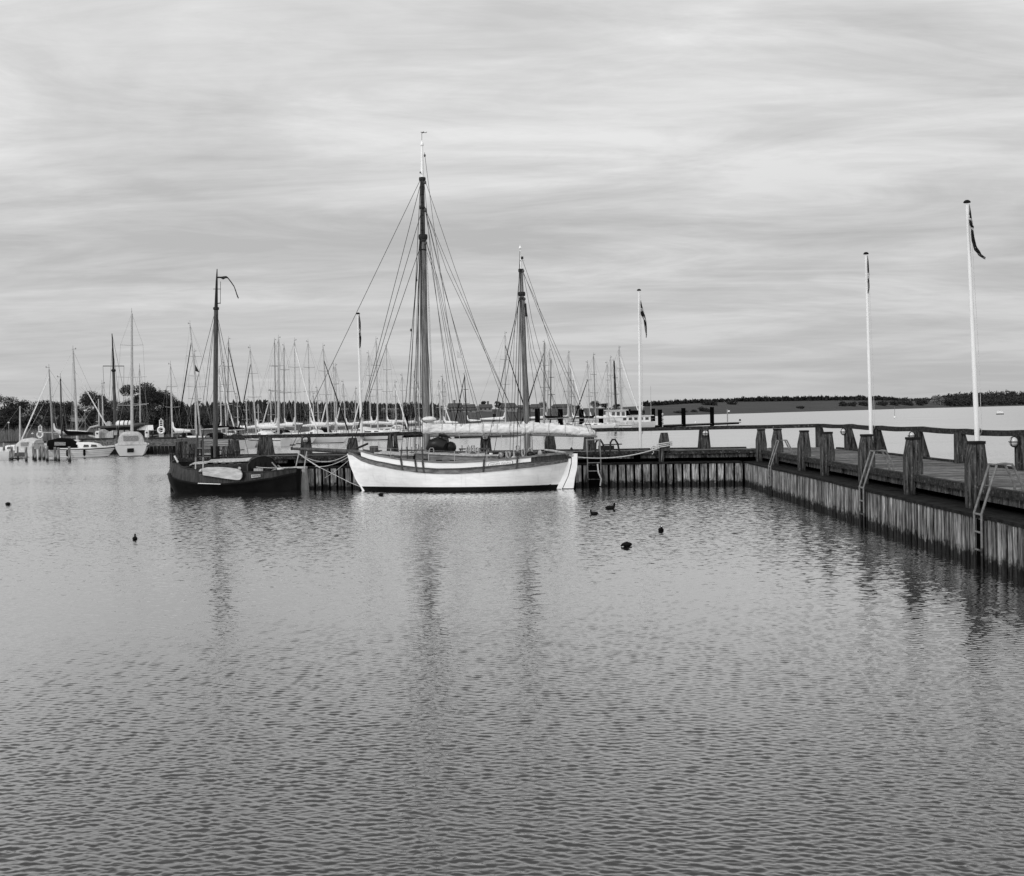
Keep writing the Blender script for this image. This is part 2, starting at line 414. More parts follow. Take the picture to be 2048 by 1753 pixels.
# ------------------------------------------------------------------ land across the water
SHORE = curve([(-500, 130), (0, 172), (340, 205), (600, 290), (860, 430), (1200, 700), (1300, 870), (1500, 1090), (1700, 1430), (1900, 2200), (2048, 2700), (2600, 3600)])
RIDGE_Y = curve([(-500, 822), (0, 826), (130, 828), (160, 829), (340, 836), (600, 826), (860, 822), (1000, 819), (1200, 817), (1300, 812), (1400, 806), (1480, 803), (1700, 800), (1850, 801), (2048, 799), (2600, 790)])
RIDGE_D = curve([(-500, 260), (0, 330), (340, 380), (600, 560), (860, 700), (1200, 1000), (1300, 1250), (1500, 1600), (1700, 2000), (1900, 3000), (2048, 3500), (2600, 4300)])
def hills():
    m = MB(); rows = []
    pxs = list(range(-500, 2601, 25))
    for px in pxs:
        ds, dr = SHORE(px), RIDGE_D(px); zr = at(px, RIDGE_Y(px), dr).z
        row = []
        for i in range(-1, 13):
            t = i / 10
            dd = lerp(ds, dr, t)
            if t < 0: z = -1.0
            elif t <= 1:
                z = zr * (t ** 0.85) + 0.35 * min(1, t * 8) + 0.4 * math.sin(px * .05 + i) * t * (1 - t)
            else: z = zr * (1 - (t - 1) * 1.5)
            row.append(V((xat(px, dd, 0), dd, z)))
        rows.append(row)
    m.loft(rows, cap=False, close=False)
    o = m.build('hills', [FIELD], smooth=True); o['kind'] = 'structure'
hills()
def ground_z(px, dd):
    ds, dr = SHORE(px), RIDGE_D(px); zr = at(px, RIDGE_Y(px), dr).z
    t = (dd - ds) / (dr - ds)
    if t < 0: return 0.0
    return zr * t ** .85 + .3 if t <= 1 else zr * (1 - (t - 1) * 1.5)

def leaf_tris(m, c, r, n, size, hollow=0.0):
    for _ in range(n):
        while True:
            d = V((random.uniform(-1, 1), random.uniform(-1, 1), random.uniform(-1, 1)))
            if hollow <= d.length <= 1: break
        p = V(c) + V((d.x * r[0], d.y * r[1], d.z * r[2]))
        a = V((random.gauss(0, 1), random.gauss(0, 1), random.gauss(0, 1))).normalized() * size * random.uniform(.5, 1.3)
        b = V((random.gauss(0, 1), random.gauss(0, 1), random.gauss(0, 1))).normalized() * size * random.uniform(.5, 1.3)
        m.add([p, p + a, p + b], [(0, 1, 2)])
def tree(name, label, px, py_top, D, width_px, leaf, n=900, group=None, bare=0.0, size=None, zbase=None, low=0.25, cat='tree'):
    zb = ground_z(px, D) if zbase is None else zbase
    top = at(px, py_top, D).z; h = max(top - zb, 1.2); w = width_px * D / F / 2
    base = V((xat(px, D, zb + h / 2), D, zb))
    t = thing(name, label, cat, base, 0, group)
    size = size or 0.00115 * D; n = int(n * 1.7)
    tr = MB(); cr = MB()
    tr.tube([(0, 0, -.3), (w * .03, 0, h * .3), (-w * .02, 0, h * .75)], [h * .03, h * .022, h * .006], 6)
    clumps = max(5, int(7 + w))
    for i in range(clumps):
        a = random.uniform(0, 6.28); rr = w * math.sqrt(random.random()) * .78
        cz = lerp(h * low, h * .88, random.random())
        lim = w * math.sqrt(max(0.08, 1 - ((cz / h - .5) / .52) ** 2))
        rr = min(rr, lim)
        c = V((rr * math.cos(a), rr * math.sin(a), cz))
        tr.tube([(0, 0, h * random.uniform(.15, .45)), c * .6 + V((0, 0, h * .1)), c], [h * .012, h * .007, h * .002], 4, cap=False)
        cs = w * random.uniform(.30, .5)
        leaf_tris(cr, c, (cs, cs, min(cs, h * .3) * random.uniform(.6, .95)), int(n / clumps), size, 0.0)
        if bare:
            for _ in range(int(10 * bare)):
                d = V((random.gauss(0, 1), random.gauss(0, 1), abs(random.gauss(.4, .8)))).normalized() * cs * random.uniform(.9, 1.5)
                tr.tube([c, c + d * .5 + V((0, 0, .1)), c + d], [h * .004, h * .0025, h * .001], 3, cap=False)
    tr.build('trunk', BARK, t); cr.build('crown', leaf, t)
    return t

# ================================================================== THE TWO WOODEN PIERS
LZ, DZ = 1.08, 1.55                                   # ledge and deck heights
def RP(off, D, z): return V((9.33 + 0.0216 * D + off, D, z))          # right-hand arm, running away from us
TS = 0.16
def TP(x, off, z): return V((x, 54.0 + (10.5 - x) * TS + off, z))     # cross arm
TANG = -math.atan(TS)
XL = -16.2                                            # outer end of the cross arm

def build_arm(t, P, s0, s1, w_in, w_out, per, gap, deckmat, deep, sd=None, stop=None):
    """P(s, off, z): sheet piling, ledge, deck, edge beam, waling and supports of one arm"""
    m = MB(); s = s0; sg = 1 if s1 > s0 else -1
    while (s1 - s) * sg > 0:
        w = per * random.uniform(.86, 1.1); a, b = s, s + sg * (w - gap)
        top = LZ - .06 - random.uniform(0, .035); o = random.uniform(-.02, .004)
        lo = [P(a, o, -.7), P(b, o, -.7), P(b, .12, -.7), P(a, .12, -.7)]
        hi = [P(a, o, top), P(b, o, top), P(b, .12, top), P(a, .12, top)]
        if gap < 0.06:      # rounded outer corners
            lo[0] = P(a + .02 * sg, o, -.7); lo[1] = P(b - .02 * sg, o, -.7); hi[0] = P(a + .02 * sg, o, top); hi[1] = P(b - .02 * sg, o, top)
        m.hexa(lo + hi); s += sg * w
    m.build('sheet_piling', PILE, t, world=True)
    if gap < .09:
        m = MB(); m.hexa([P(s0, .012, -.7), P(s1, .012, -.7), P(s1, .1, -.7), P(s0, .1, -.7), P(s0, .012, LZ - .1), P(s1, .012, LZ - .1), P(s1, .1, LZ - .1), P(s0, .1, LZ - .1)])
        m.build('dark_gap_filler', VOID, t, world=True)  # dark filler added in plank gaps, whose open sides would catch the light
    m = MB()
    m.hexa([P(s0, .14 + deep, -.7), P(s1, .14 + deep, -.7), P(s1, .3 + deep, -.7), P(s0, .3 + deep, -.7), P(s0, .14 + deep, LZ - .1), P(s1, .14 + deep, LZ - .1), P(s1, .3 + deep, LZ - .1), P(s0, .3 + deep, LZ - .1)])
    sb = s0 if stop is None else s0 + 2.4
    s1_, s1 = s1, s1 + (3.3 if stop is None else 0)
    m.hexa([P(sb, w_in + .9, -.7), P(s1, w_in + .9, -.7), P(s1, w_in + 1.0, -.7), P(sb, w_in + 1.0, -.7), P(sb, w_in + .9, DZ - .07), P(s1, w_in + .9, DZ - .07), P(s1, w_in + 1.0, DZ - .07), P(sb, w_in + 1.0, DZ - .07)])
    m.build('shade_backing', VOID, t, world=True); s1 = s1_  # black sheets added so the space below the deck stays dark
    m = MB(); n = max(2, int(abs(s1 - s0) / 4))
    for i in range(n):
        a, b = lerp(s0, s1, i / n), lerp(s0, s1, (i + 1) / n) - .02 * sg
        for o0, o1 in ((-.04, .33), (.345, .72), (.735, 1.0)):
            dz = random.uniform(-.012, .012)
            m.hexa([P(a, o0, LZ - .07 + dz), P(b, o0, LZ - .07 + dz), P(b, o1, LZ - .07 + dz), P(a, o1, LZ - .07 + dz), P(a, o0, LZ + dz), P(b, o0, LZ + dz), P(b, o1, LZ + dz), P(a, o1, LZ + dz)])
    m.build('ledge', LEDGE, t, world=True)
    m = MB(); sd = s0 if sd is None else sd; s = sd
    def PC(a, o, z):
        p = P(a, o, z)
        if stop and p.x > 10.9: p.y = max(p.y, stop + (0 if p.x < 11 else 0))
        return p
    while (s1 - s) * sg > 0:
        w = .165; z = DZ + random.uniform(-.008, .008); e0 = w_in + .02 + random.uniform(-.02, .02); e1 = w_out - .03
        a, b = s, s + sg * (w - .014)
        m.hexa([PC(a, e0, z - .05), PC(b, e0, z - .05), P(b, e1, z - .05), P(a, e1, z - .05), PC(a, e0, z), PC(b, e0, z), P(b, e1, z), P(a, e1, z)]); s += sg * w
    m.build('deck', deckmat, t, world=True)
    m = MB()
    n = max(2, int(abs(s1 - s0) / 4.6))
    sk = s0 if stop is None else s0 + .9
    for o0, z0, z1 in ((w_in - .10, DZ - .12, DZ + .045), (w_out - .12, DZ - .05, DZ + .07)):
        m = MB(); rows = []
        for i in range(n * 3 + 1):
            a = lerp(sk, s1, i / (n * 3)); j = random.uniform(-.012, .012); jz = random.uniform(-.010, .010)
            rows.append([P(a, o0 + j, z0 + jz), P(a, o0 + .16 + j, z0 + jz), P(a, o0 + .16 + j, z1 + jz), P(a, o0 + j, z1 + jz)])
        m.loft(rows); m.build('kerb_beam', RAILW, t, world=True)
    m = MB()
    for i in range(n):
        a, b = lerp(sk, s1, (i + .03) / n), lerp(sk, s1, (i + .97) / n)
        m.hexa([P(a, w_in + .0, DZ - .30), P(b, w_in + .0, DZ - .30), P(b, w_in + .14, DZ - .30), P(a, w_in + .14, DZ - .30), P(a, w_in + .0, DZ - .125), P(b, w_in + .0, DZ - .125), P(b, w_in + .14, DZ - .125), P(a, w_in + .14, DZ - .125)])
    m.build('waling', BEAM, t, world=True)
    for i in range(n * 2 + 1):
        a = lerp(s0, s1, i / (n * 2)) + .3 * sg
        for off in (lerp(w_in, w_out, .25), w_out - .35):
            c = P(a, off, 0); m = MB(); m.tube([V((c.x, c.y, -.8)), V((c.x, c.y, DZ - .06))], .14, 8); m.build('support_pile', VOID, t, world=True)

t = thing('wooden_pier', 'long plank pier arm running towards the viewer along the right edge', 'pier', RP(2, 38, 0))
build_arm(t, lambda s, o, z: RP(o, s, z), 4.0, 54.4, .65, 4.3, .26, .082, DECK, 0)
t = thing('cross_jetty', 'cross arm of the plank pier behind the white ketch', 'pier', TP(-3, 2, 0), TANG)
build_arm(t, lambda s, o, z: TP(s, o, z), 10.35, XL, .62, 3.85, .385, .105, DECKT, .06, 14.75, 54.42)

# ------------------------------------------------------------------ mooring posts (bollards of squared oak)
def mooring_post(P, s, off, label, group, cap=True, wid=.44, top=2.52, dep=.26, flare=1.0, zb=LZ):
    base = P(s, off, zb)
    ang = 0.0 if P is PR else TANG
    t = thing('mooring_post', label, 'mooring post', base, ang, group)
    h = top - zb; k = DZ - zb + .04
    w0, wt = .22, wid * random.uniform(.6, .7)
    lx = -.11
    prof = [(lx, -.02), (lx + w0, -.02), (lx + w0, k), (lx + wid, k + .01), (lx + wid * 1.0, k + (h - k) * .32), (lx + wid * .82 , h), (lx + wid * .82 - wt, h), (lx - .01, k + (h - k) * .52), (lx - .015, k)]
    m = MB(); m.prism(prof, lambda a, b: V((a, -dep / 2, b)), lambda a, b: V((a, dep / 2, b)))
    m.build('shaft', POST, t)
    if cap:
        m = MB(); x0, x1 = lx + wid * .82 - wt - .015, lx + wid * .82 + .015
        m.box(((x0 + x1) / 2, 0, h + .035), (x1 - x0, dep + .03, .065)); m.build('cap', CAPW, t)
    return t
PR = lambda s, o, z: RP(o, s, z)
PT = lambda s, o, z: TP(s, o, z)
rl = ['mooring post nearest the viewer, with a wide dark cap', 'capped mooring post between the two nearer ladders', 'capped mooring post right beside the middle ladder hoops',
      'capped mooring post standing in front of the rail corner', 'short capped mooring post between the far ladder and rail corner', 'mooring post right behind the far ladder', 'mooring post on the inner corner of the two piers']
for D, lab in zip((27.2, 31.8, 36.3, 41.2, 44.8, 49.8), rl):
    mooring_post(PR, D, .50, lab, 'mooring posts along the pier arm')
mooring_post(PR, 53.4, .50, rl[6], 'mooring posts along the pier arm', top=2.46)
for px, lab in ((1327, 'mooring post with pale rope turns between ladder and corner'), (1099, 'mooring post behind the mizzen sail of the white ketch'),
                (887, 'mooring post just right of the ketch main mast'), (704, "mooring post behind the ketch's bowsprit heel")):
    Y = 56.5
    for _ in range(4): X = xat(px, Y, 2.0); Y = 54 + (10.5 - X) * TS + .5
    mooring_post(PT, X - .1, .5, lab, 'mooring posts along the cross arm', cap=False, wid=.50, top=2.42, dep=.3)

# ------------------------------------------------------------------ handrails
def rail(t, pts, w=.22, h=.17, sagz=.035):
    m = MB(); rings = []
    for i in range(len(pts) - 1):
        a, b = V(pts[i]), V(pts[i + 1])
        for j in range(6):
            p = a.lerp(b, j / 6); p.z -= sagz * 4 * (j / 6) * (1 - j / 6) + random.uniform(-.006, .006)
            d = (b - a); d.z = 0; d.normalize(); n = V((-d.y, d.x, 0))
            rings.append([p - n * w / 2 - V((0, 0, h)), p + n * w / 2 - V((0, 0, h)), p + n * w / 2, p - n * w / 2])
    p = V(pts[-1]); rings.append([p - n * w / 2 - V((0, 0, h)), p + n * w / 2 - V((0, 0, h)), p + n * w / 2, p - n * w / 2])
    m.loft(rings); m.build('top_rail', RAILW, t, world=True)
RZ = 2.66
RD = [57.6, 52.2, 47.8, 42.65, 38.4, 33.5, 29.3, 25.0, 21.0, 16.8, 12.6, 8.4, 4.4]
t = thing('handrail', 'sagging timber handrail with sloping posts along the outer right pier edge', 'handrail', RP(4.6, 40, DZ))
rail(t, [RP(4.28, D, RZ + (0.03 if i % 2 else 0)) for i, D in enumerate(RD)])
for i, D in enumerate(RD):
    m = MB(); b = RP(4.14, D, DZ - .3)
    m.prism([(-.12, 0), (.52, 0), (.16, 1.285), (-.12, 1.285)], lambda a, e: b + V((a, -.12, e)), lambda a, e: b + V((a, .12, e)))
    m.build('post', POST, t, world=True)
t = thing('handrail', 'straight timber handrail running behind both moored old boats', 'handrail', TP(-3, 3.8, DZ), TANG)
def txat(px, off, z=2.2):
    Y = 58.
    for _ in range(5): X = xat(px, Y, z); Y = 54 + (10.5 - X) * TS + off
    return X
c0 = RP(4.28, 57.6, RZ); lft = TP(txat(449, 3.8), 3.8, 2.60)
n = 6; rail(t, [lft.lerp(c0 + V((-.1, 0, 0)), i / n) for i in range(n + 1)], w=.26, h=.18, sagz=.01)
for px in (1408, 1178, 971, 785, 612, 531):
    X = txat(px, 3.75); b = TP(X, 3.75, DZ - .3); m = MB()
    wb = .34 if px != 531 else .5
    m.prism([(-wb, 0), (wb, 0), (wb * .62, 1.245), (-wb * .62, 1.245)], lambda a, e: b + V((a, -.12, e)), lambda a, e: b + V((a, .12, e)))
    m.build('post', POST, t, world=True)

# ------------------------------------------------------------------ round bulkhead lamps on the posts
def lamp(c, rz, label):
    t = thing('bulkhead_lamp', label, 'lamp', c, rz, 'round lamps fixed to the rail posts')
    ax = Matrix.Rotation(R(90), 3, 'X')              # lens faces local -y
    m = MB(); m.lathe((0, 0, 0), [(.001, -.03), (.15, -.03), (.15, .03), (.001, .03)], 18, ax); m.build('base', RUST, t, smooth=True)
    m = MB(); m.lathe((0, 0, 0), [(.135, .03), (.13, .08), (.10, .13), (.05, .155), (.001, .16)], 18, ax); m.build('glass', GLASSW, t, smooth=True)
    m = MB()
    for a in (0, 90):
        r = Matrix.Rotation(R(a), 3, 'Y')
        m.tube([r @ V((.15 * math.cos(q), -.03 - .145 * math.sin(q), 0)) for q in [math.pi * i / 10 for i in range(11)]], .012, 5)
    m.lathe((0, 0, 0), [(.138, .03), (.155, .03), (.155, .055), (.138, .055), (.138, .03)], 18, ax)
    m.build('guard', RUST, t, smooth=True)
for D, lab in ((52.2, 'round caged lamp on the rail post nearest the pier corner'), (42.65, 'round caged lamp on the post behind a capped mooring post'), (33.5, 'round caged lamp cut by the right picture edge')):
    lamp(RP(3.99, D, 2.36), R(-62), lab)
for px, lab in ((1408, 'round caged lamp on the cross arm post right of the ropes'), (971, "round caged lamp under the ketch's main sail cover"), (612, "round caged lamp above the ketch's bowsprit tip")):
    X = txat(px, 3.6); lamp(TP(X + (.06 if px == 1408 else 0), 3.58, 2.30), TANG, lab)

# ------------------------------------------------------------------ steel bathing ladders
def ladder(P, s, label, w=.42, far=1.0):
    base = P(s, 0, 0); rz = 0 if P is PR else TANG + R(90)
    t = thing('pier_ladder', label, 'ladder', base, 0, 'steel ladders down the pier wall')
    for e in (-w / 2, w / 2):
        m = MB()
        m.tube([P(s + e, -.07, -.6), P(s + e, -.07, LZ + .04), P(s + e, .26, 2.14), P(s + e, .58, 2.15), P(s + e, .78, 1.74), P(s + e, .80, DZ + .02)], .029, 8)
        c = P(s + e, .80, DZ); m.lathe(c, [(.06, .0), (.06, .03), (.03, .04), (.001, .04)], 8)
        m.build('side_rail', GALV, t, smooth=True, world=True)
    for z in (1.10, .72, .34, -.05):
        m = MB(); m.tube([P(s - w / 2, -.07, z), P(s + w / 2, -.07, z)], .024, 8); m.build('rung', GALV, t, smooth=True, world=True)
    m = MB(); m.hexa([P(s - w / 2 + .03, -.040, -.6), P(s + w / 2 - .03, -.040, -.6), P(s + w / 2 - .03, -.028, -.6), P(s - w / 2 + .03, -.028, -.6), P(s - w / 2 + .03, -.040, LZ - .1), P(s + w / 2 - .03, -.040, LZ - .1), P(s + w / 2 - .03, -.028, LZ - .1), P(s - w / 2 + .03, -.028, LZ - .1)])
    m.build('dark_recess_board', VOID, t, world=True)  # added board: its black colour stands for the dark recess behind the rungs
    for o_, z_ in ((.26, 2.14), (.58, 2.15)):
        m = MB(); m.tube([P(s - w / 2, o_, z_), P(s + w / 2, o_, z_)], .024, 8); m.build('cross_bar', GALV, t, smooth=True, world=True)
ladder(PR, 25.3, 'galvanised ladder with hoops nearest the right picture edge')
ladder(PR, 34.4, 'middle galvanised ladder halfway along the right pier wall')
ladder(PR, 48.0, 'farthest galvanised ladder close to the pier corner')
Y = 55.; X = xat(1190, 54 + 3 * TS, 1.)
ladder(PT, X, "galvanised ladder right of the white ketch's rudder", w=.6)
t = thing('iron_hoop', 'pair of bent black iron hoops on the deck beside the rudder ladder', 'grab rail', TP(X + .7, 1.8, DZ), TANG)
for dx in (-.35, .35):
    m = MB(); m.tube([V((dx - .16, -.1, 0)), V((dx - .14, 0, .42)), V((dx - .05, 0, .56)), V((dx + .08, 0, .56)), V((dx + .2, 0, .36)), V((dx + .27, 0, 0))], .045, 8); m.build('hoop', RUST, t, smooth=True)
m = MB(); m.box((0, .05, .2), (.75, .12, .16)); m.tube([V((-.1, 0, .32)), V((.75, 0, .34))], .03, 6); m.build('bracket', RUST, t)

# ------------------------------------------------------------------ flagpoles and flags
def flagpole(px, py_top, base, label):
    zt = at(px, py_top, base.y).z - base.z
    t = thing('flagpole', label, 'flagpole', base, 0, 'white flagpoles on the piers')
    top = at(px, py_top, base.y) - base; top.z = zt
    m = MB(); m.tube([V((0, 0, 0)), top * .5, top * .99], [.080, .068, .046], 14); m.build('pole', POLEW, t, smooth=True)
    m = MB(); r = .105
    m.lathe(top - V((0, 0, .02)), [(.001, 0), (r * .95, .01), (r * 1.05, .03), (r * .8, .07), (r * .4, .095), (.001, .10)], 16); m.build('finial', BLACK, t, smooth=True)
    m = MB(); c = top * .12; m.tube([c + V((.08, -.02, 0)), c + V((.13, -.04, .1)), c + V((.08, -.02, .2))], .014, 5)
    m.build('cleat', GALV, t)
    m = MB(); m.tube([top * .97 + V((.075, -.03, 0)), top * .45 + V((.13, -.05, 0)), c + V((.135, -.03, .1))], .007, 4); m.build('halyard', ROPE, t)
    return t
fb = [RP(3.95, 36.2, DZ), RP(3.9, 47.6, DZ)]
flagpole(1934, 405, fb[0], 'tallest white flagpole with black finial at the right edge')
flagpole(1732, 508, fb[1], 'white flagpole second from the right, flag wrapped close')
X = txat(1281, 3.95, 1.6); b3 = TP(X, 4.05, DZ - .2); flagpole(1278, 581, b3, 'white flagpole on the cross arm right of the ketch')
X = txat(724, 3.95, 1.6); b4 = TP(X, 4.05, DZ - .2); flagpole(716, 628, b4, "white flagpole behind the ketch's bow")

def flag(px_pts, D, label, cross=((.18, .26), (.52, .62)), group='swallow-tailed dark flags hanging on the flagpoles', fold=.05, name='flag'):
    """px_pts: rows (y, x_left, x_right) of the hanging cloth; pale cross bands as in the photograph"""
    m = MB(); rows = []; N = len(px_pts); K = 8
    sc = D / F
    for i in range((N - 1) * 4 + 1):
        a = min(int(i / 4), N - 2); t = i / 4 - a
        y, xl, xr = [lerp(px_pts[a][q], px_pts[a + 1][q], t) for q in range(3)]
        row = []
        for k in range(K + 1):
            p = at(lerp(xl, xr, k / K), y + 2 * math.sin(k), D)
            p.y += fold * math.sin(k * 2.1 + i * .3) * min(1, i / 3) + k * .006
            row.append(p)
        rows.append(row)
    n = len(rows)
    for i in range(n - 1):
        f = i / (n - 1)
        for k in range(K):
            white = any(c0 <= f - (k / K - .5) * .10 <= c1 for c0, c1 in cross) or (f > .62 and k == 2)
            m.m = 1 if white else 0
            m.add([rows[i][k], rows[i][k + 1], rows[i + 1][k + 1], rows[i + 1][k]], [(0, 1, 2, 3)])
    o = m.build(name, [RED, FWHITE], smooth=True)
    tag(o, label, 'flag', group)
    md = o.modifiers.new('thick', 'SOLIDIFY'); md.thickness = .006
    return o
flag([(410, 1939, 1940), (435, 1939.5, 1944), (450, 1940, 1947), (453, 1940.5, 1949), (460, 1942, 1948), (480, 1944, 1951), (490, 1947, 1953), (500, 1950, 1960), (508, 1956, 1964), (513, 1964, 1968), (516, 1970, 1972)], 36.0,
     'dark flag blown out to a tail near the right edge', cross=((.12, .16), (.33, .40)))
flag([(512, 1735, 1736), (530, 1735.5, 1738), (545, 1736, 1738.5), (560, 1736, 1739), (575, 1736.5, 1739.5), (585, 1736.5, 1737.5)], 47.4, 'dark flag wrapped tightly along the second flagpole from the right', cross=((.4, .55),))
flag([(602, 1281, 1282), (615, 1281.5, 1286), (628, 1281.5, 1290), (640, 1287, 1293), (655, 1289, 1294), (668, 1292, 1294), (674, 1292, 1293)], b3.y - .15, 'dark flag with pale cross on the flagpole right of the ketch', cross=((.17, .26), (.42, .50)))
flag([(630, 718, 719), (645, 718.5, 721.5), (660, 718.5, 721), (675, 719, 722), (690, 719, 721), (694, 719, 720)], b4.y - .12, "limp dark flag on the flagpole behind the ketch's bow", cross=((.36, .48),))

# ------------------------------------------------------------------ left end of the cross arm: round bollards, bench, piles
for px, lab, w, top, off in ((380, 'stout round timber bollard behind the black boat, leftmost on the pier', .30, 2.22, 1.1), (456, 'stout round timber bollard in front of the bench end', .29, 2.1, 1.0),
                        (470, 'slimmer dark timber bollard hidden half behind a stout one', .22, 2.35, 2.6)):
    X = txat(px, off, 1.8); b = TP(X, off, DZ + .02)
    t = thing('timber_bollard', lab, 'bollard', b, TANG, 'round timber bollards at the pier end')
    m = MB(); h = top - DZ
    m.lathe((0, 0, 0), [(w * 1.12, -.3), (w * 1.18, h * .25), (w * 1.08, h * .6), (w * .92, h), (.001, h + .02)], 12); m.build('shaft', POST, t, smooth=True)
    m = MB(); m.lathe((0, 0, 0), [(w * 1.2, h * .22), (w * 1.24, h * .25), (w * 1.2, h * .3)], 12); m.build('band', RUST, t)
X = txat(427, 2.9, 1.7); t = thing('park_bench', 'slatted timber bench on the pier behind the black boat', 'bench', TP(X, 2.9, DZ), TANG)
m = MB(); [m.box((0, .28 + .02 * i, .48 + .115 * i), (1.75, .035, .095)) for i in range(4)]; m.build('backrest', TEAK, t)
m = MB(); [m.box((0, -.2 + .12 * i, .43), (1.75, .1, .035)) for i in range(4)]; m.build('seat', TEAK, t)
for x in (-.75, .75):
    m = MB(); m.box((x, -.18, .2), (.07, .07, .42)); m.box((x, .25, .41), (.07, .07, .85)); m.box((x, .03, .39), (.06, .45, .05)); m.build('leg', RUST, t)
for px, y0, lab in ((346, 906, 'mooring pile standing in the water at the pier end'), (354, 884, 'taller thin mooring pile beside the pier end'), (366, 883, 'thin mooring pile next to the leftmost stout bollard')):
    X = txat(px, .2 if px == 346 else 1.8, 1.); b = TP(X, .2 if px == 346 else 2.2, -.8)
    m = MB(); zt = at(px, y0, b.y).z - b.z; m.tube([(0, 0, 0), (0, 0, zt)], [.17, .15], 10) if False else m.tube([b, b + V((0, 0, zt))], [.17, .15], 10)
    tag(m.build('mooring_pile', POST, smooth=True), lab, 'mooring pile', 'mooring piles at the pier end')
X = txat(601, -.25, .5); b = TP(X, -.28, 0); t = thing('fender_post', "pale weathered fender post between the black boat and the bowsprit", 'fender post', b, TANG)
m = MB(); m.prism([(-.42, -.7), (.42, -.7), (.30, 1.0), (-.26, 1.0)], lambda a, e: V((a, -.16, e)), lambda a, e: V((a, .16, e))); m.build('plank', WHITED, t)
m = MB(); m.box((0, 0, 1.06), (.62, .36, .1)); m.build('head', LEEB, t)

# ================================================================== THE WHITE KETCH
class Local:
    """a vertical plane frame for a vessel: turns photograph columns and rows into local metres"""
    def __init__(s, px, off):
        Y = 56.
        for _ in range(5): X = xat(px, Y, .5); Y = 54 + (10.5 - X) * TS + off
        s.loc = V((X, Y, 0)); s.rot = Matrix.Rotation(TANG, 3, 'Z')
    def __call__(s, px, py, yl=0.0):
        d = s.rot.inverted() @ ray(px, py); c = s.rot.inverted() @ (CAM - s.loc)
        return c + d * ((yl - c.y) / d.y)
K = Local(920, -1.45)
ketch = thing('sailing_ketch', 'white wooden ketch with two varnished masts and pale covered sails', 'sailing boat', K.loc, TANG)
HB = 1.34
def kc(tab, yl): return curve([(K(x, y, yl).x, K(x, y, yl).z) for x, y in tab])
st_bot = kc([(699, 910), (706, 915), (722, 924), (740, 929), (760, 933), (800, 940), (845, 945), (880, 946.5), (920, 946.5), (960, 944), (1000, 941), (1060, 935), (1100, 930), (1140, 924)], -.8)
st_top = kc([(697, 904), (706, 908), (722, 915.5), (740, 921), (760, 925), (800, 931.5), (845, 936), (880, 938), (920, 937.5), (960, 935), (1000, 931.5), (1060, 925.5), (1100, 922), (1140, 918)], -.8)
bw_top = kc([(720, 902), (740, 907), (760, 911.5), (800, 917.5), (845, 921.5), (880, 923.5), (920, 923.5), (960, 921.5), (1000, 919), (1040, 915.5), (1080, 911), (1120, 908)], -.8)
xs_t = [(K(727, 980).z, K(727, 980).x), (K(712, 955).z, K(712, 955).x), (K(702, 928).z, K(702, 928).x), (K(696.5, 905).z, K(696.5, 905).x), (2.4, K(695, 900).x)]
XS0 = curve(xs_t)
xe_t = [(K(1113, 979).z, K(1113, 979).x), (K(1128, 945).z, K(1128, 945).x), (K(1137, 919).z, K(1137, 919).x), (2.4, K(1140, 905).x)]
XE0 = curve(xe_t)
fb_up = curve([(0, .03), (.06, .30), (.15, .58), (.3, .86), (.45, .98), (.58, 1.0), (.72, .93), (.85, .72), (.94, .42), (1, .05)])
fb_wl = curve([(0, .02), (.08, .12), (.2, .40), (.35, .74), (.5, .93), (.62, .93), (.76, .70), (.88, .36), (.96, .11), (1, .04)])
def hull_pt(u, z, side, out=0.0):
    x = lerp(XS0(z), XE0(z), u); k = min(max(z / 1.15, 0), 1.25)
    b = HB * lerp(fb_wl(u), fb_up(u), min(1, k ** .75)) if z >= 0 else HB * fb_wl(u) * max(.2, 1 + z * .8)
    return V((x, side * (b + out), z))
def band(name, ma, zlo, zhi, parent, nz=6, out=0.0, u0=0.0, u1=1.0, nu=48, thick=0.0, kind=None, sides=(-1, 1)):
    m = MB()
    for sd in sides:
        rows = []
        for i in range(nu + 1):
            u = lerp(u0, u1, i / nu); row = []
            x0 = lerp(XS0(1.2), XE0(1.2), u); a, b = zlo(x0), zhi(x0)
            for j in range(nz + 1): row.append(hull_pt(u, lerp(a, b, j / nz), sd, out))
            if thick:
                row = row + [hull_pt(u, b, sd, out - thick), hull_pt(u, a, sd, out - thick)]
            rows.append(row)
        m.loft(rows, cap=bool(thick), close=bool(thick))
    return m.build(name, ma, parent, smooth=True)
KW = 0.16
hull = band('hull', HULLW, lambda x: -.45, lambda x: st_bot(x) + .02, ketch, nz=14)
band('boot_top', BLACK, lambda x: -.46, lambda x: KW + .05, ketch, nz=18, out=.012)
band('rubbing_strake', STRAKE, st_bot, st_top, ketch, nz=2, out=.035, thick=.06)
band('cap_rail', MASTB, lambda x: st_top(x) - .005, lambda x: st_top(x) + .05, ketch, nz=1, out=.06, thick=.16, u1=.985)
umid = lambda px: (K(px, 925, -.8).x - XS0(1.2)) / (XE0(1.2) - XS0(1.2))
band('bulwark', WHITE, lambda x: st_top(x) + .05, lambda x: bw_top(x) - .03, ketch, nz=2, out=.0, thick=.05, u0=umid(722), u1=umid(1062))
band('bulwark_rail', TEAK, lambda x: bw_top(x) - .035, lambda x: bw_top(x) + .045, ketch, nz=1, out=.03, thick=.11, u0=umid(718), u1=umid(1140))
band('stern_coaming', MASTB, lambda x: st_top(x) + .05, lambda x: bw_top(x) - .04, ketch, nz=2, out=-.10, thick=.05, u0=umid(1058), u1=umid(1132))
m = MB(); rows = []
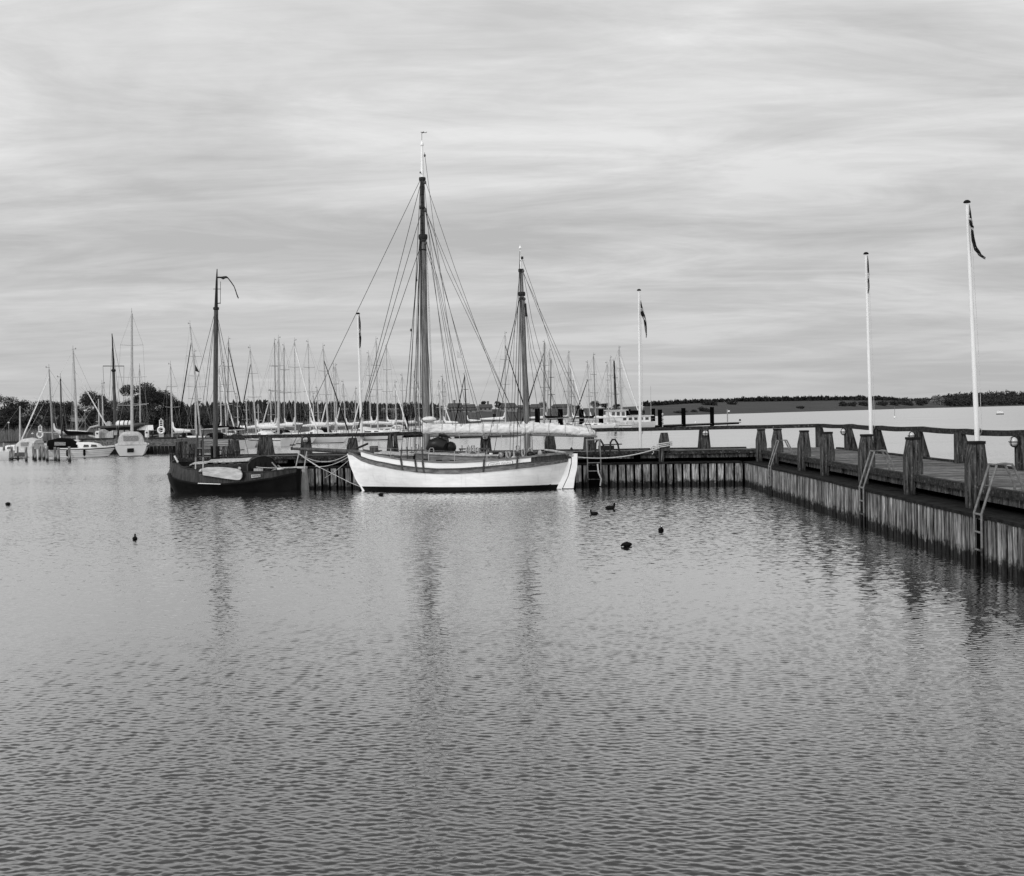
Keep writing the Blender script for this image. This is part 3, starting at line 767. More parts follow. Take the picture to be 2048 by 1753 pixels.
for i in range(41):
    u = i / 40; x0 = lerp(XS0(1.2), XE0(1.2), u); z = st_top(x0) - .06
    rows.append([hull_pt(u, z, -1, -.02), V((hull_pt(u, z, 1).x, 0, z + .06)), hull_pt(u, z, 1, -.02)])
m.loft(rows, cap=False, close=False); m.build('deck', TEAK, ketch)
# stem, sternpost, rudder
m = MB()
pts = [(-.5, XS0(-.1) + .25)] + [(z / 10, XS0(z / 10)) for z in range(0, 19, 2)]
m.prism([(x - .05, z) for z, x in pts] + [(x + .10, z) for z, x in reversed(pts)], lambda a, b: V((a, -.05, b)), lambda a, b: V((a, .05, b))); m.build('stem', WHITE, ketch)
def plate(name, pxs, ma, th, parent=ketch):
    m = MB(); q = [K(x, y) for x, y in pxs]; m.prism([(p.x, p.z) for p in q], lambda a, b: V((a, -th, b)), lambda a, b: V((a, th, b))); return m.build(name, ma, parent)
plate('sternpost', [(1112, 978), (1126, 948), (1134, 918), (1142, 917), (1142, 926), (1136, 952), (1124, 978)], WHITE, .06)
plate('sternpost_foot', [(1111, 988), (1112, 977.5), (1124, 977.5), (1124, 988)], BLACK, .066)
rud = plate('rudder', [(1126, 977), (1138, 951), (1143.5, 928), (1144, 907), (1155, 907), (1154.5, 935), (1150, 955), (1147, 977)], WHITE, .055)
plate('rudder_foot', [(1124.5, 988), (1126, 976.5), (1147.5, 976.5), (1147.5, 988)], BLACK, .06, rud)
m = MB(); m.tube([K(1147, 912), K(1128, 906), K(1106, 901.5), K(1088, 899.5)], [.075, .065, .05, .035], 8); m.build('tiller', WHITED, ketch, smooth=True)
# name plate with raised letters too small to read
m = MB(); yl = -1.22
nb = [K(979, 931.5, yl), K(1025, 926.5, yl)]
def on_bulwark(px, py): 
    p = K(px, py, -1.2); u = (p.x - XS0(1.2)) / (XE0(1.2) - XS0(1.2)); q = hull_pt(u, p.z, -1, .004); return q
q = [on_bulwark(978, 930.2), on_bulwark(1024, 924.4)]
def plaque(a, b, h, out, th, ma, name):
    m = MB(); d = (b - a); n = V((d.y, -d.x, 0)).normalized()
    rows = []
    for i in range(13):
        t = i / 12; c = a.lerp(b, t); hh = h * (1 if .04 < t < .96 else .55)
        rows.append([c + n * out + V((0, 0, -hh)), c + n * out + V((0, 0, hh)), c + n * (out + th) + V((0, 0, hh)), c + n * (out + th) + V((0, 0, -hh))])
    m.loft(rows); return m.build(name, ma, ketch)
nb0 = plaque(q[0], q[1], .105, .012, .012, MASTB, 'name_board')
m = MB(); a, b = q; d = (b - a); n = V((d.y, -d.x, 0)).normalized()
face = []
for i in range(13):
    t = .02 + .96 * i / 12; c = a.lerp(b, t); hh = .088 * (1 if .06 < t < .94 else .7)
    face.append([c + n * .025 + V((0, 0, -hh)), c + n * .025 + V((0, 0, hh)), c + n * .028 + V((0, 0, hh)), c + n * .028 + V((0, 0, -hh))])
m.loft(face); m.build('face', WHITE, nb0)
# worn lettering
ln = 0
m = MB(); d = (q[1] - q[0]); n = V((d.y, -d.x, 0)).normalized(); rl_ = random.Random(5)
for i in range(15):                      # worn carved letters, already illegible in the photograph
    if i == 7: continue
    c = q[0].lerp(q[1], .10 + .80 * i / 14) + n * .031; hh = .045
    m.box(c, (.018, .004, hh * 2)); k_ = rl_.choice((-1, 0, 1)); m.box(c + V((.022, 0, k_ * hh * .8)), (.03, .004, .016))
m.build('lettering', ALUD, nb0)
# chainplates over the strake
for px, y0, y1 in ((802, 917, 941), (831, 920, 944), (846, 922, 945), (969, 919, 943.5), (1034, 913, 938)):
    m = MB(); p0, p1 = on_bulwark(px, y0), on_bulwark(px + .6, y1)
    m.tube([p0 + V((0, -.05, 0)), p1 + V((0, -.05, 0))], .042, 6); m.build('chainplate', MASTB, ketch)
for px, y in ((1096, 972.5), (862, 939.5)):
    m = MB(); p = K(px, y, -.9); u = (p.x - XS0(p.z)) / (XE0(p.z) - XS0(p.z)); c = hull_pt(u, p.z, -1, 0)
    if px == 1096: m.blob(c, (.075, .05, .06)); m.build('hull_outlet', BLACK, ketch, smooth=True)
# coach roof, hatches, deck gear
def cabin(px0, px1, zb0, zt0, wid, name, ma, roofma, ports=()):
    m = MB(); x0, x1 = K(px0, 910).x, K(px1, 910).x
    rings = []
    for x, f in ((x0, .75), (lerp(x0, x1, .15), .95), (lerp(x0, x1, .7), 1.0), (x1, .9)):
        w = wid * f; zb = st_top(x) - .12; zt = zt0(x)
        rings.append([V((x, -w, zb)), V((x, -w * .94, zt)), V((x, w * .94, zt)), V((x, w, zb))])
    m.loft(rings); o = m.build(name, ma, ketch)
    m = MB(); rings = []
    for x, f in ((x0 - .05, .78), (lerp(x0, x1, .15), .99), (lerp(x0, x1, .7), 1.04), (x1 + .05, .94)):
        w = wid * f; zt = zt0(x)
        rings.append([V((x, -w, zt)), V((x, -w, zt + .045)), V((x, -w * .5, zt + .10)), V((x, w * .5, zt + .10)), V((x, w, zt + .045)), V((x, w, zt))])
    m.loft(rings); m.build('coach_roof', roofma, o)
    for px, py in ports:
        p = K(px, py, -wid); m = MB(); m.box((p.x, -wid * .99, p.z), (.26, .05, .075)); m.build('porthole', WINDOW, o)
    return o
zr = kc([(755, 907.5), (800, 911), (850, 912.5), (900, 913), (960, 914)], -.7)
cabin(757, 832, None, lambda x: zr(x), .72, 'fore_cabin', TEAK, WHITED, ((776, 913.5), (794, 914.5)))
zr2 = kc([(840, 908), (880, 911), (930, 913.5), (1000, 913), (1040, 913)], -.7)
cabin(836, 1000, None, lambda x: zr2(x) + .02, .80, 'main_cabin', TEAK, WHITED, ((878, 921), (905, 921.5), (852, 919)))
def deckbox(px, py, d, ma, name, yl=-.2):
    p = K(px, py, yl); m = MB(); m.box(p, d); return m.build(name, ma, ketch)
deckbox(748, 903, (.3, .4, .5), MASTB, 'windlass'); deckbox(757, 904.5, (.2, .5, .18), RUST, 'windlass_drum'); 
deckbox(986, 909.5, (.55, .7, .30), CAPW, 'engine_hatch'); deckbox(962, 911, (.8, .5, .16), CAPW, 'skylight'); deckbox(895, 909, (1.2, .8, .14), MASTB, 'slide_hatch')
for px in (982,):
    p = K(px, 911, -.6); m = MB(); m.lathe(p - V((0, 0, .1)), [(.11, 0), (.08, .05), (.055, .12), (.085, .17), (.085, .21), (.001, .22)], 12); m.build('winch', WHITE, ketch, smooth=True)
p = K(1028, 912, -.5); m = MB(); m.lathe(p - V((0, 0, .1)), [(.16, 0), (.05, .12), (.03, .35), (.001, .36)], 10); m.build('binnacle', WHITED, ketch, smooth=True)
# furled black bundle on the deck by the main mast
m = MB(); p = K(876, 892, -.25)
m.tube([p + V((-.42, 0, -.22)), p + V((-.25, 0, .0)), p + V((.0, 0, .05)), p + V((.25, 0, -.02)), p + V((.38, .1, -.2))], [.20, .33, .38, .34, .16], 12)
m.blob(p + V((.55, .15, -.08)), (.26, .3, .28), jit=.06); m.blob(p + V((-.3, -.05, -.25)), (.2, .25, .2), jit=.06)
m.build('tarpaulin_bundle', TARP, ketch, smooth=True)
# bowsprit with bobstay
bt, bh = K(583, 897), K(756, 906.5)
m = MB(); m.tube([bt, bt.lerp(bh, .25), bh], [.055, .095, .115], 10); bs = m.build('bowsprit', MASTB, ketch, smooth=True)
m = MB(); m.tube([bt + V((-.02, 0, .0)), bt + V((.06, 0, 0))], .075, 10); m.build('cap_iron', RUST, bs)
m = MB(); m.tube([bt, K(612, 918), K(640, 936)], .018, 5)
m.tube([K(612, 917), K(640, 935), K(700, 965), K(727, 976)], .014, 5); m.build('bobstay', ROPE, ketch)
for x0, y0, x1, y1 in ((599, 901, 592, 932), (614, 901, 609, 932)):
    m = MB(); m.tube([K(x0, y0), K(x1, y1)], .028, 6); m.build('boarding_strut', WHITED, bs)
# masts
def mast(name, pts, rad, ma, n=14):
    m = MB(); m.tube([K(*p) for p in pts], rad, n); return m.build(name, ma, ketch, smooth=True)
mm = mast('main_mast', [(854.5, 915), (852, 800), (848, 620), (846.5, 480), (845.5, 470)], [.165, .165, .155, .145, .14], VARN)
m = MB(); m.tube([K(845.3, 471), K(845, 420), K(844.5, 357)], [.12, .11, .10], 12); m.build('topmast', MASTB, mm, smooth=True)
m = MB(); m.tube([K(844.6, 358), K(844, 292)], [.085, .045], 12); m.build('pole_head', WHITE, mm, smooth=True)
def truck(px, py, par, r=.085):
    m = MB(); p = K(px, py); m.lathe(p, [(.03, -r), (r * .8, -r * .8), (r, -.1 * r), (r * .75, .6 * r), (r * .25, 1.5 * r), (.005, 2.4 * r)], 12); m.build('truck', WHITE, par, smooth=True)
truck(844, 288.5, mm)
m = MB(); a = K(843.8, 286); b = K(843.5, 265); m.tube([a, b], .010, 5)
m.tube([b + V((-.05, 0, .02)), b + V((.06, 0, 0)), b + V((.20, 0, -.02)), b + V((.24, 0, .02))], .014, 5); m.add([b + V((.02, 0, -.05)), b + V((.10, 0, -.01)), b + V((.10, 0, .05)), b + V((.03, 0, .02))], [(0, 1, 2, 3)])
m.build('wind_vane', RUST, mm)
zm = mast('mizzen_mast', [(1056, 912), (1053, 830), (1047, 690), (1043.5, 595), (1042, 538)], [.13, .13, .115, .10, .075], VARN)
m = MB(); m.tube([K(1042, 540), K(1040.5, 500)], [.04, .025], 10); m.build('pole_head', WHITE, zm, smooth=True)
truck(1040.3, 495.5, zm, .06)
m = MB(); p = K(1044.5, 516); m.box(p, (.09, .09, .13)); m.build('mast_light', RUST, zm)
m = MB(); p = K(1044, 520.5); m.box(p, (.19, .16, .035)); m.build('light_bracket', WHITE, zm)
def bands(par, lst, ma=RUST):
    for px, py, r, h in lst:
        m = MB(); m.lathe(K(px, py), [(r * .7, -h), (r, -h), (r * 1.08, 0), (r, h), (r * .7, h)], 12); m.build('mast_band', ma, par)
bands(mm, [(844.6, 358, .15, .07), (845, 416, .13, .05), (846, 474, .20, .11), (846.3, 482, .17, .05), (846.8, 500, .152, .03)])
bands(zm, [(1042, 541, .12, .07), (1043.2, 588, .16, .09), (1043.6, 597, .125, .05)])
def block(px, py, par, s=.075, ma=MASTB):
    m = MB(); p = K(px, py, -.14); m.blob(p, (s * .7, s * .5, s), n=8, m=6); m.build('block', ma, par, smooth=True)
for q_ in ((849.5, 311, .07), (851, 420, .10), (850, 365, .09), (840.5, 345, .05), (852, 486, .09), (841, 413, .06)): block(q_[0], q_[1], mm, q_[2])
for q_ in ((1046.5, 542, .07), (1038.5, 542, .06), (1049, 598, .08)): block(q_[0], q_[1], zm, q_[2])
for y in (372, 388, 404, 430, 446, 460):
    m = MB(); p = K(844.2, y, -.12); m.box(p, (.13, .04, .03)); m.build('mast_step', RUST, mm)
m = MB(); m.tube([K(843.2, 362, -.13), K(843.8, 395, -.15), K(843.6, 430, -.14), K(844, 474, -.17)], .022, 5); m.build('strop', RUST, mm)
m = MB(); m.tube([K(1050.5, 607, -.1), K(1052.5, 633, -.1)], .05, 6); m.build('furled_flag', RED, zm)
# covered sails on their booms
def cover(name, pts, par_label=None, n=26, seed=1):
    """pts: (px, y_top, y_bottom) outline of the canvas; wrinkled, hung over the boom"""
    rnd = random.Random(seed); m = MB(); rings = []
    xs = [p[0] for p in pts]; ct = curve([(p[0], p[1]) for p in pts]); cb = curve([(p[0], p[2]) for p in pts])
    S = 90
    for i in range(S + 1):
        px = lerp(xs[0], xs[-1], i / S); a, b = K(px, ct(px)), K(px, cb(px)); h = a.z - b.z; ring = []
        for k in range(n):
            th = 2 * math.pi * k / n
            wr = 1 + .08 * math.sin(i * .8 + k * 1.3) * math.sin(i * .11 + .5) + rnd.uniform(-.04, .04) + .06 * math.sin(k * 1.9 + i * .30) * (.5 + .5 * math.sin(i * .07 + seed))
            y = -math.sin(th) * h * .27 * (1.15 - .35 * math.cos(th)) * wr
            z = b.z + h * (.5 + .5 * math.cos(th)) + (.012 * math.sin(i * 1.7) if k in (n // 2, n // 2 + 1, n // 2 - 1) else 0)
            ring.append(V((a.x + .02 * math.sin(k * 2 + i), y, z)))
        rings.append(ring)
    m.loft(rings); return m.build(name, CANVAS, ketch, smooth=True)
mc = cover('main_sail_cover', [(844.5, 846, 866), (848, 839.5, 869), (856, 839, 869.5), (866, 846, 868.5), (880, 847.5, 868), (930, 847.5, 867.5), (962, 847.5, 867), (966, 846, 868.5), (975, 847, 867), (1010, 847, 867.5), (1042, 848, 866), (1048, 853, 862)], seed=1)
zc = cover('mizzen_sail_cover', [(1043, 850, 866), (1046, 842.5, 869), (1055, 841.5, 868.5), (1075, 845, 867.5), (1100, 848, 867.5), (1130, 850.5, 868.5), (1160, 853, 871.5), (1183, 858, 872), (1190, 862, 869)], seed=2)
for par, lst in ((mc, (857, 885, 912, 940, 966, 995, 1020)), (zc, (1068, 1098, 1131, 1160, 1182))):
    for px in lst:
        m = MB(); rr = []
        top = 847 if par is mc else lerp(842, 858, max(0, (px - 1046) / 140)); bot = 868 if par is mc else lerp(868.5, 872, (px - 1046) / 140)
        a, b = K(px, top - .6), K(px, bot + .8); c = (a + b) / 2; h = (a.z - b.z) / 2
        m.tube([c + V((0, -math.sin(t_) * h * .60, math.cos(t_) * h)) for t_ in [2 * math.pi * k / 14 for k in range(15)]], .016 if px != 966 else .05, 5); m.build('tie', ROPE, par)
m = MB(); m.tube([K(846, 871), K(1049, 868.5)], [.075, .07], 8); m.build('main_boom', TEAK, ketch, smooth=True)
m = MB(); m.tube([K(1052, 869), K(1192, 872.5), K(1194.5, 873.5)], [.06, .055, .03], 8); m.build('mizzen_boom', TEAK, ketch, smooth=True)
m = MB(); m.blob(K(858, 838.5, -.1), (.34, .22, .13), jit=.06); m.build('head_fold', CANVAS, mc, smooth=True)
m = MB(); m.tube([K(878, 869.5, -.3), K(892, 871.5, -.3), K(903, 877, -.3)], [.08, .06, .02], 8); m.build('loose_fold', TARP, mc, smooth=True)
# pin rails and belayed coils
def pinrail(px0, px1, py, yl):
    m = MB(); a, b = K(px0, py, yl), K(px1, py + .3, yl); m.box((a + b) / 2, (b.x - a.x, .09, .06)); o = m.build('pin_rail', MASTB, ketch)
    for i in range(5):
        p = a.lerp(b, (i + .5) / 5); m = MB(); m.tube([p + V((0, 0, -.15)), p + V((0, 0, .16))], .022, 6); m.build('belaying_pin', TEAK, o)
    for px in (px0 + 3, px1 - 3):
        p = K(px, py, yl); m = MB(); m.tube([p, V((p.x, yl, st_top(p.x) + .05))], .03, 6); m.build('stanchion', TEAK, o)
    return o
pinrail(799, 848, 900.5, -.95); pinrail(918, 980, 897.5, .35); pinrail(1010, 1042, 908, .4)
for px, py, s in ((935, 902, .22), (944, 901, .26), (953, 903, .2), (833, 893, .14), (1034, 896, .14), (1046, 905, .18), (1060, 903, .16), (1016, 909, .14)):
    p = K(px, py, -.1); m = MB()
    for q_ in range(3): m.tube([p + V((.07 * math.cos(t_) + .02 * q_, .03 * q_, s * math.sin(t_))) for t_ in [2 * math.pi * k / 10 for k in range(11)]], .018, 5)
    m.build('rope_coil', ROPE, ketch)
for px, y0 in ((782, 897), (859, 901), (911, 902), (975, 903), (1012, 902)):
    p = K(px, y0, -1.0); m = MB(); u = (p.x - XS0(1.2)) / (XE0(1.2) - XS0(1.2)); q_ = hull_pt(u, bw_top(p.x), -1, -.05)
    m.tube([q_, V((q_.x, q_.y, p.z))], .016, 6); m.build('stanchion', WHITED, ketch)
m = MB(); m.tube([K(737, 894, -.4), K(782, 897, -1.0), K(859, 901.5, -1.15), K(911, 903, -1.2), K(975, 904, -1.2), K(1012, 903, -1.1), K(1080, 901, -.8)], .008, 4); m.build('life_line', WIREL, ketch)
for px in (842, 863):
    a = K(px - 4, 908, -.6); m = MB(); m.tube([a, a + V((.0, 0, .2)), a + V((.05, 0, .27)), a + V((.16, 0, .27)), a + V((.2, 0, .2)), a + V((.2, 0, 0))], .018, 6); m.build('hand_hoop', WHITED, ketch)
m = MB(); m.tube([K(712, 897, -.2), K(720, 894, -.2), K(736, 887, -.2)], .05, 8); m.build('anchor_davit', RUST, ketch)
m = MB(); m.tube([K(697, 905), K(694, 896), K(700, 884), K(706, 872)], .03, 6); m.build('forestay_tackle', RUST, ketch)
# standing and running rigging: every line its own part
def line(name, pts, yls, r=.013, ma=WIRE):
    m = MB(); m.tube([K(p[0], p[1], y) for p, y in zip(pts, yls)], r * .85, 4, cap=False); m.build(name, ma, ketch)
line('forestay', [(841, 359), (583, 896)], (0, 0), .014)
for a, b in (((840, 372), (707, 890)), ((841, 430), (705, 893)), ((841, 492), (703, 896))): line('headsail_stay', [a, b], (-.1, 0), .015)
for sd in (-1, 1):
    for top, px, py in (((840, 476), 802, 917), ((841, 478), 831, 920), ((842, 480), 846, 922), ((841, 362), 815, 919)):
        a = K(top[0], top[1], sd * .12); b = K(px, py, -1.2)
        m = MB(); m.tube([a, V((b.x, sd * 1.27, b.z))], .014, 4, cap=False); m.build('shroud', WIRE, ketch)
    for top, px, py in (((1040, 592), 969, 919), ((1041, 594), 1034, 913), ((1043, 594), 1052, 912), ((1040, 502), 1026, 912)):
        a = K(top[0], top[1], sd * .08); b = K(px, py, -1.1)
        m = MB(); m.tube([a, V((b.x, sd * 1.15, b.z))], .012, 4, cap=False); m.build('shroud', WIRE, ketch)
run = [((849, 305), (866, 440), (925, 850)), ((849, 370), (864, 540), (912, 850)), ((852, 420), (893, 540), (1038, 848)), ((852, 422), (901, 540), (1046, 868)),
       ((850, 360), (911, 540), (1022, 845)), ((851, 424), (870, 540), (930, 850)), ((853, 484), (876, 560), (940, 848)), ((853, 484), (872, 560), (925, 868)),
       ((852, 426), (883, 560), (966, 850)), ((852, 424), (880, 540), (958, 849)), ((849, 488), (866, 540), (905, 850)), ((853, 480), (858, 650), (866, 846)), ((853, 480), (860, 650), (867, 846)),
       ((840, 485), (837, 650), (838, 898)), ((841, 480), (834, 620), (826, 898)), ((842, 420), (838, 600), (820, 900)), ((839, 486), (829, 620), (812, 899)), ((843, 484), (841, 700), (846, 900))]
for i, ptsr in enumerate(run): line('running_line', ptsr, (-.15, -.15, -.1), .011 if i not in (11, 12) else .018, WIRE if i not in (11, 12) else ROPE)
runz = [((1046, 545), (1080, 620), (1187, 866)), ((1047, 545), (1076, 620), (1180, 868)), ((1049, 600), (1068, 700), (1128, 850)), ((1049, 600), (1062, 700), (1100, 848)), ((1050, 602), (1058, 700), (1080, 848)),
        ((1047, 548), (1064, 640), (1118, 849)), ((1041, 545), (1037, 700), (1034, 890)), ((1040, 540), (1030, 640), (1020, 900)), ((1040, 596), (1010, 720), (978, 897)), ((1045, 520), (1070, 590), (1150, 853)), ((1049, 598), (1054, 750), (1063, 905))]
for ptsr in runz: line('running_line', ptsr, (-.1, -.1, -.1), .010)
line('mizzen_sheet', [(1146, 869), (1144.5, 885), (1143, 897)], (0, 0, 0), .02, ROPE); block(1143, 898, ketch, .08, RUST)
for a, b in (((822, 660), (822, 720)), ((833, 560), (832, 590))): block(a[0], a[1], ketch, .07)
for a, b in (((786, 872), (787, 893)), ((1035, 870), (1034, 895)), ((1003, 870), (1002, 898)), ((918, 870), (922, 890))): line('tackle_fall', [a, b], (-.3, -.3), .012, ROPE)

# mooring lines of the ketch
def ropeline(label, a, b, dip, r=.02, ma=ROPE, group='mooring ropes of the old boats'):
    m = MB(); m.tube(sag(a, b, dip, 12), r, 6); o = m.build('mooring_rope', ma, smooth=True); tag(o, label, 'rope', group); return o
L2 = lambda p: K.rot @ p + K.loc
pa = L2(K(1153, 914)); X = txat(1322, .45, 1.7); pb = TP(X, .40, 1.75)
o = ropeline('slack pale stern rope from the ketch rudder to a mooring post', pa, pb, .22, .026)
m = MB()
for q_ in range(3):
    z = 1.80 + q_ * .055; c = TP(X + .17, .5, z)
    m.tube([c + V((.34 * math.cos(t_), .22 * math.sin(t_) + .0, .05 * math.cos(t_) + .02 * q_)) for t_ in [2 * math.pi * k / 16 for k in range(17)]], .024, 6)
c = TP(X - .38, .33, 1.72)
for q_ in range(2): m.tube([c + V((.10 * math.cos(t_) + .06 * q_, -.03, .10 * math.sin(t_))) for t_ in [2 * math.pi * k / 10 for k in range(11)]], .024, 6)
m.tube([c, c + V((.03, -.03, -.2)), c + V((-.05, -.03, -.28))], .022, 6)
m.build('knotted_turns', ROPE, o, smooth=True, world=True)
ropeline('pale bow rope drooping from the ketch stem towards the fender post', L2(K(699, 912)), TP(txat(632, .3, 1.2), .1, 1.08), .15, .018)
ropeline('second bow rope reaching down past the sheet piling', L2(K(700, 918)), TP(txat(650, -.05, .6), -.08, .55), .05, .014)
ropeline('pale rope hanging in a loop under the bowsprit', L2(K(588, 900)), L2(K(697, 908)), .45, .014)
m = MB(); b = TP(txat(1200, -.12, .5), -.13, .05); m.tube([b + V((0, 0, 0)), b + V((.05, 0, .3)), b + V((-.08, 0, .65)), b + V((-.1, .05, 1.0))], .035, 6)
tag(m.build('mooring_rope', ROPE, smooth=True), 'thick pale rope hanging behind the rungs of the rudder ladder', 'rope', 'mooring ropes of the old boats')

# ================================================================== THE BLACK DUTCH BARGE
B = Local(466, -1.30)
barge = thing('sailing_barge', 'tarred black sailing barge with pale leeboard moored at the pier end', 'sailing boat', B.loc, TANG)
def bc(tab, yl): return curve([(B(x, y, yl).x, B(x, y, yl).z) for x, y in tab])
BB = 1.12
b_rail = bc([(344, 928.5), (359, 936), (374, 938.5), (401, 940.5), (440, 943), (494, 944.5), (530, 944.5), (567, 941), (588, 938), (597, 937)], -.9)
b_str = bc([(336, 949), (343, 957), (363, 962), (396, 967), (442, 968.5), (488, 965), (541, 957.5), (574, 950), (597, 945)], -.9)
bxs = curve([(-.5, B(356, 980).x), (0, B(350, 978).x), (.5, B(340, 958).x), (.85, B(337, 948).x), (1.3, B(344, 928).x), (1.6, B(350, 915).x)])
bxe = lambda z: B(597, 950).x + .03 * z
bw = curve([(0, .10), (.03, .48), (.08, .72), (.18, .92), (.4, 1.0), (.65, .97), (.85, .78), (.95, .55), (1, .34)])
def bh_pt(u, z, sd, out=0.0, zs=.75):
    x = lerp(bxs(z), bxe(z), u); k = .62 + .38 * min(max((z + .4) / (zs + .4), 0), 1)
    if z > zs: k -= .10 * (z - zs)
    return V((x, sd * (BB * bw(u) * k + out), z))
def bband(name, ma, zlo, zhi, nz=5, out=0.0, thick=0.0, nu=50, u0=0, u1=1):
    m = MB()
    for sd in (-1, 1):
        rows = []
        for i in range(nu + 1):
            u = lerp(u0, u1, i / nu); u_ = u; x0 = lerp(bxs(.8), bxe(.8), u); a, b = zlo(x0), zhi(x0)
            row = [bh_pt(u, lerp(a, b, j / nz), sd, out, b_str(x0)) for j in range(nz + 1)]
            if thick: row += [bh_pt(u, b, sd, out - thick, b_str(x0)), bh_pt(u, a, sd, out - thick, b_str(x0))]
            rows.append(row)
        m.loft(rows, cap=bool(thick), close=bool(thick))
    for q_ in (0, -1):                       # close bow and stern between the two sides
        h_ = len(rows); 
    return m.build(name, ma, barge, smooth=True)
bband('hull', BLACK, lambda x: -.5, b_str, 8)
bband('bulwark', TAR, b_str, b_rail, 5, thick=.06)
bband('rubbing_strake', BLACK, lambda x: b_str(x) - .05, lambda x: b_str(x) + .05, 2, out=.06, thick=.08)
bband('cap_rail', RUST, lambda x: b_rail(x), lambda x: b_rail(x) + .05, 1, out=.02, thick=.10)
m = MB()
for xf, u in ((bxs, 0), (bxe, 1)):
    rows = []
    for j in range(12):
        z = lerp(-.5, b_rail(xf(.8)), j / 11); rows.append([bh_pt(u, z, -1), V((bh_pt(u, z, 1).x + (-.04 if u == 0 else .05), 0, z)), bh_pt(u, z, 1)])
    m.loft(rows, cap=False, close=False)
m.build('stem_and_transom', BLACK, barge)
m = MB(); rows = []
for i in range(31):
    u = i / 30; x0 = lerp(bxs(.8), bxe(.8), u); z = b_rail(x0) - .22
    rows.append([bh_pt(u, z, -1, -.03), V((x0, 0, z + .05)), bh_pt(u, z, 1, -.03)])
m.loft(rows, cap=False, close=False); m.build('deck', MASTD, barge)
m = MB()                                           # high bow bulwark sweeping up behind
rows = []
bwp = [B(346, 929, -.62), B(341, 927, -.30), B(341.5, 923.5, .05), B(347, 920, .40), B(356, 917.5, .66), B(366, 918.5, .82), B(376, 923, .92), B(384, 930, .98)]
for p in bwp: rows.append([V((p.x, p.y, p.z - .62)), V((p.x, p.y, p.z)), V((p.x + .06, p.y * .95, p.z)), V((p.x + .06, p.y * .95, p.z - .62))])
m.loft(rows); m.build('bow_bulwark', TAR, barge, smooth=True)
# long low cabin and arched doghouse
def bquad(name, ma, rings, par=barge):
    m = MB(); m.loft(rings); return m.build(name, ma, par)
def sec(px, yb, yt, w, crown=.1):
    p, q = B(px, yb, -w), B(px, yt, -w); return [V((p.x, -w, p.z)), V((q.x, -w, q.z)), V((q.x, -w * .5, q.z + crown)), V((q.x, w * .5, q.z + crown)), V((q.x, w, q.z)), V((p.x, w, p.z))]
bquad('cabin', TAR, [sec(384, 941, 932, .55), sec(416, 942, 928.5, .66), (sec(460, 943, 927.5, .72)), sec(497, 944, 925.5, .72)])
bquad('cabin_roof', WHITED, [sec(379, 931.5, 929.5, .58, .05), sec(384, 929, 927, .6, .06), sec(412, 927.6, 926, .7, .08), sec(416, 925.2, 923.4, .72, .1), sec(460, 924.6, 922.8, .78, .1), sec(497, 922.4, 920.4, .78, .1)])
for px in (431, 447, 463, 479):
    p = B(px, 926.8, -.735); m = MB(); m.box(p, (.22, .03, .05)); m.build('roof_slit', WINDOW, barge)
p = B(479, 936.5, -.76); m = MB(); m.lathe(p, [(.001, -.02), (.075, -.02), (.075, .02), (.001, .02)], 12, Matrix.Rotation(R(90), 3, 'X')); m.build('round_vent', WHITED, barge)
arch = [(0, 0), (0, .52), (.12, .80), (.32, .95), (.55, 1.0), (.78, .88), (.92, .6), (1.0, 0)]
m = MB(); w0 = B(495, 944, -.78); w1 = B(556, 943, .55); zb = w0.z - .1; ht = B(522, 912, 0).z - zb
rA, rB, rC = [], [], []
for a, h in arch:
    f_ = V((lerp(w0.x, w1.x, a), lerp(-.80, .62, a), zb + ht * h)); rB.append(f_); rA.append(V((f_.x - .62 * (1 - a) - .30, f_.y + .1, zb + ht * h * .92))); 
m.loft([rA, rB]); dg = m.build('doghouse', MASTD, barge)
m = MB(); rr = [p + V((.02, -.02, .012)) for p in rB[1:-1]]; m.tube(rr, .018, 6); m.tube([rB[0] + V((.02, -.03, 0)), rB[1] + V((.02, -.03, 0))], .035, 6); m.build('arch_trim', MASTB, dg, smooth=True)
nrm = (rB[-1] - rB[0]); nrm.z = 0; nrm.normalize(); out = V((nrm.y, -nrm.x, 0))
for a0 in (.14, .30, .47, .64, .8):
    b_ = lerp(rB[0], rB[-1], a0) + out * .02; h_ = ht * (.45 if a0 in (.14, .8) else .66)
    m = MB(); m.hexa([b_ - nrm * .075 + V((0, 0, .22)), b_ + nrm * .075 + V((0, 0, .22)), b_ + nrm * .075 + out * .03 + V((0, 0, .22)), b_ - nrm * .075 + out * .03 + V((0, 0, .22)),
                      b_ - nrm * .075 + V((0, 0, h_)), b_ + nrm * .075 + V((0, 0, h_)), b_ + nrm * .075 + out * .03 + V((0, 0, h_)), b_ - nrm * .075 + out * .03 + V((0, 0, h_))])
    m.build('door_panel', MASTD, dg)
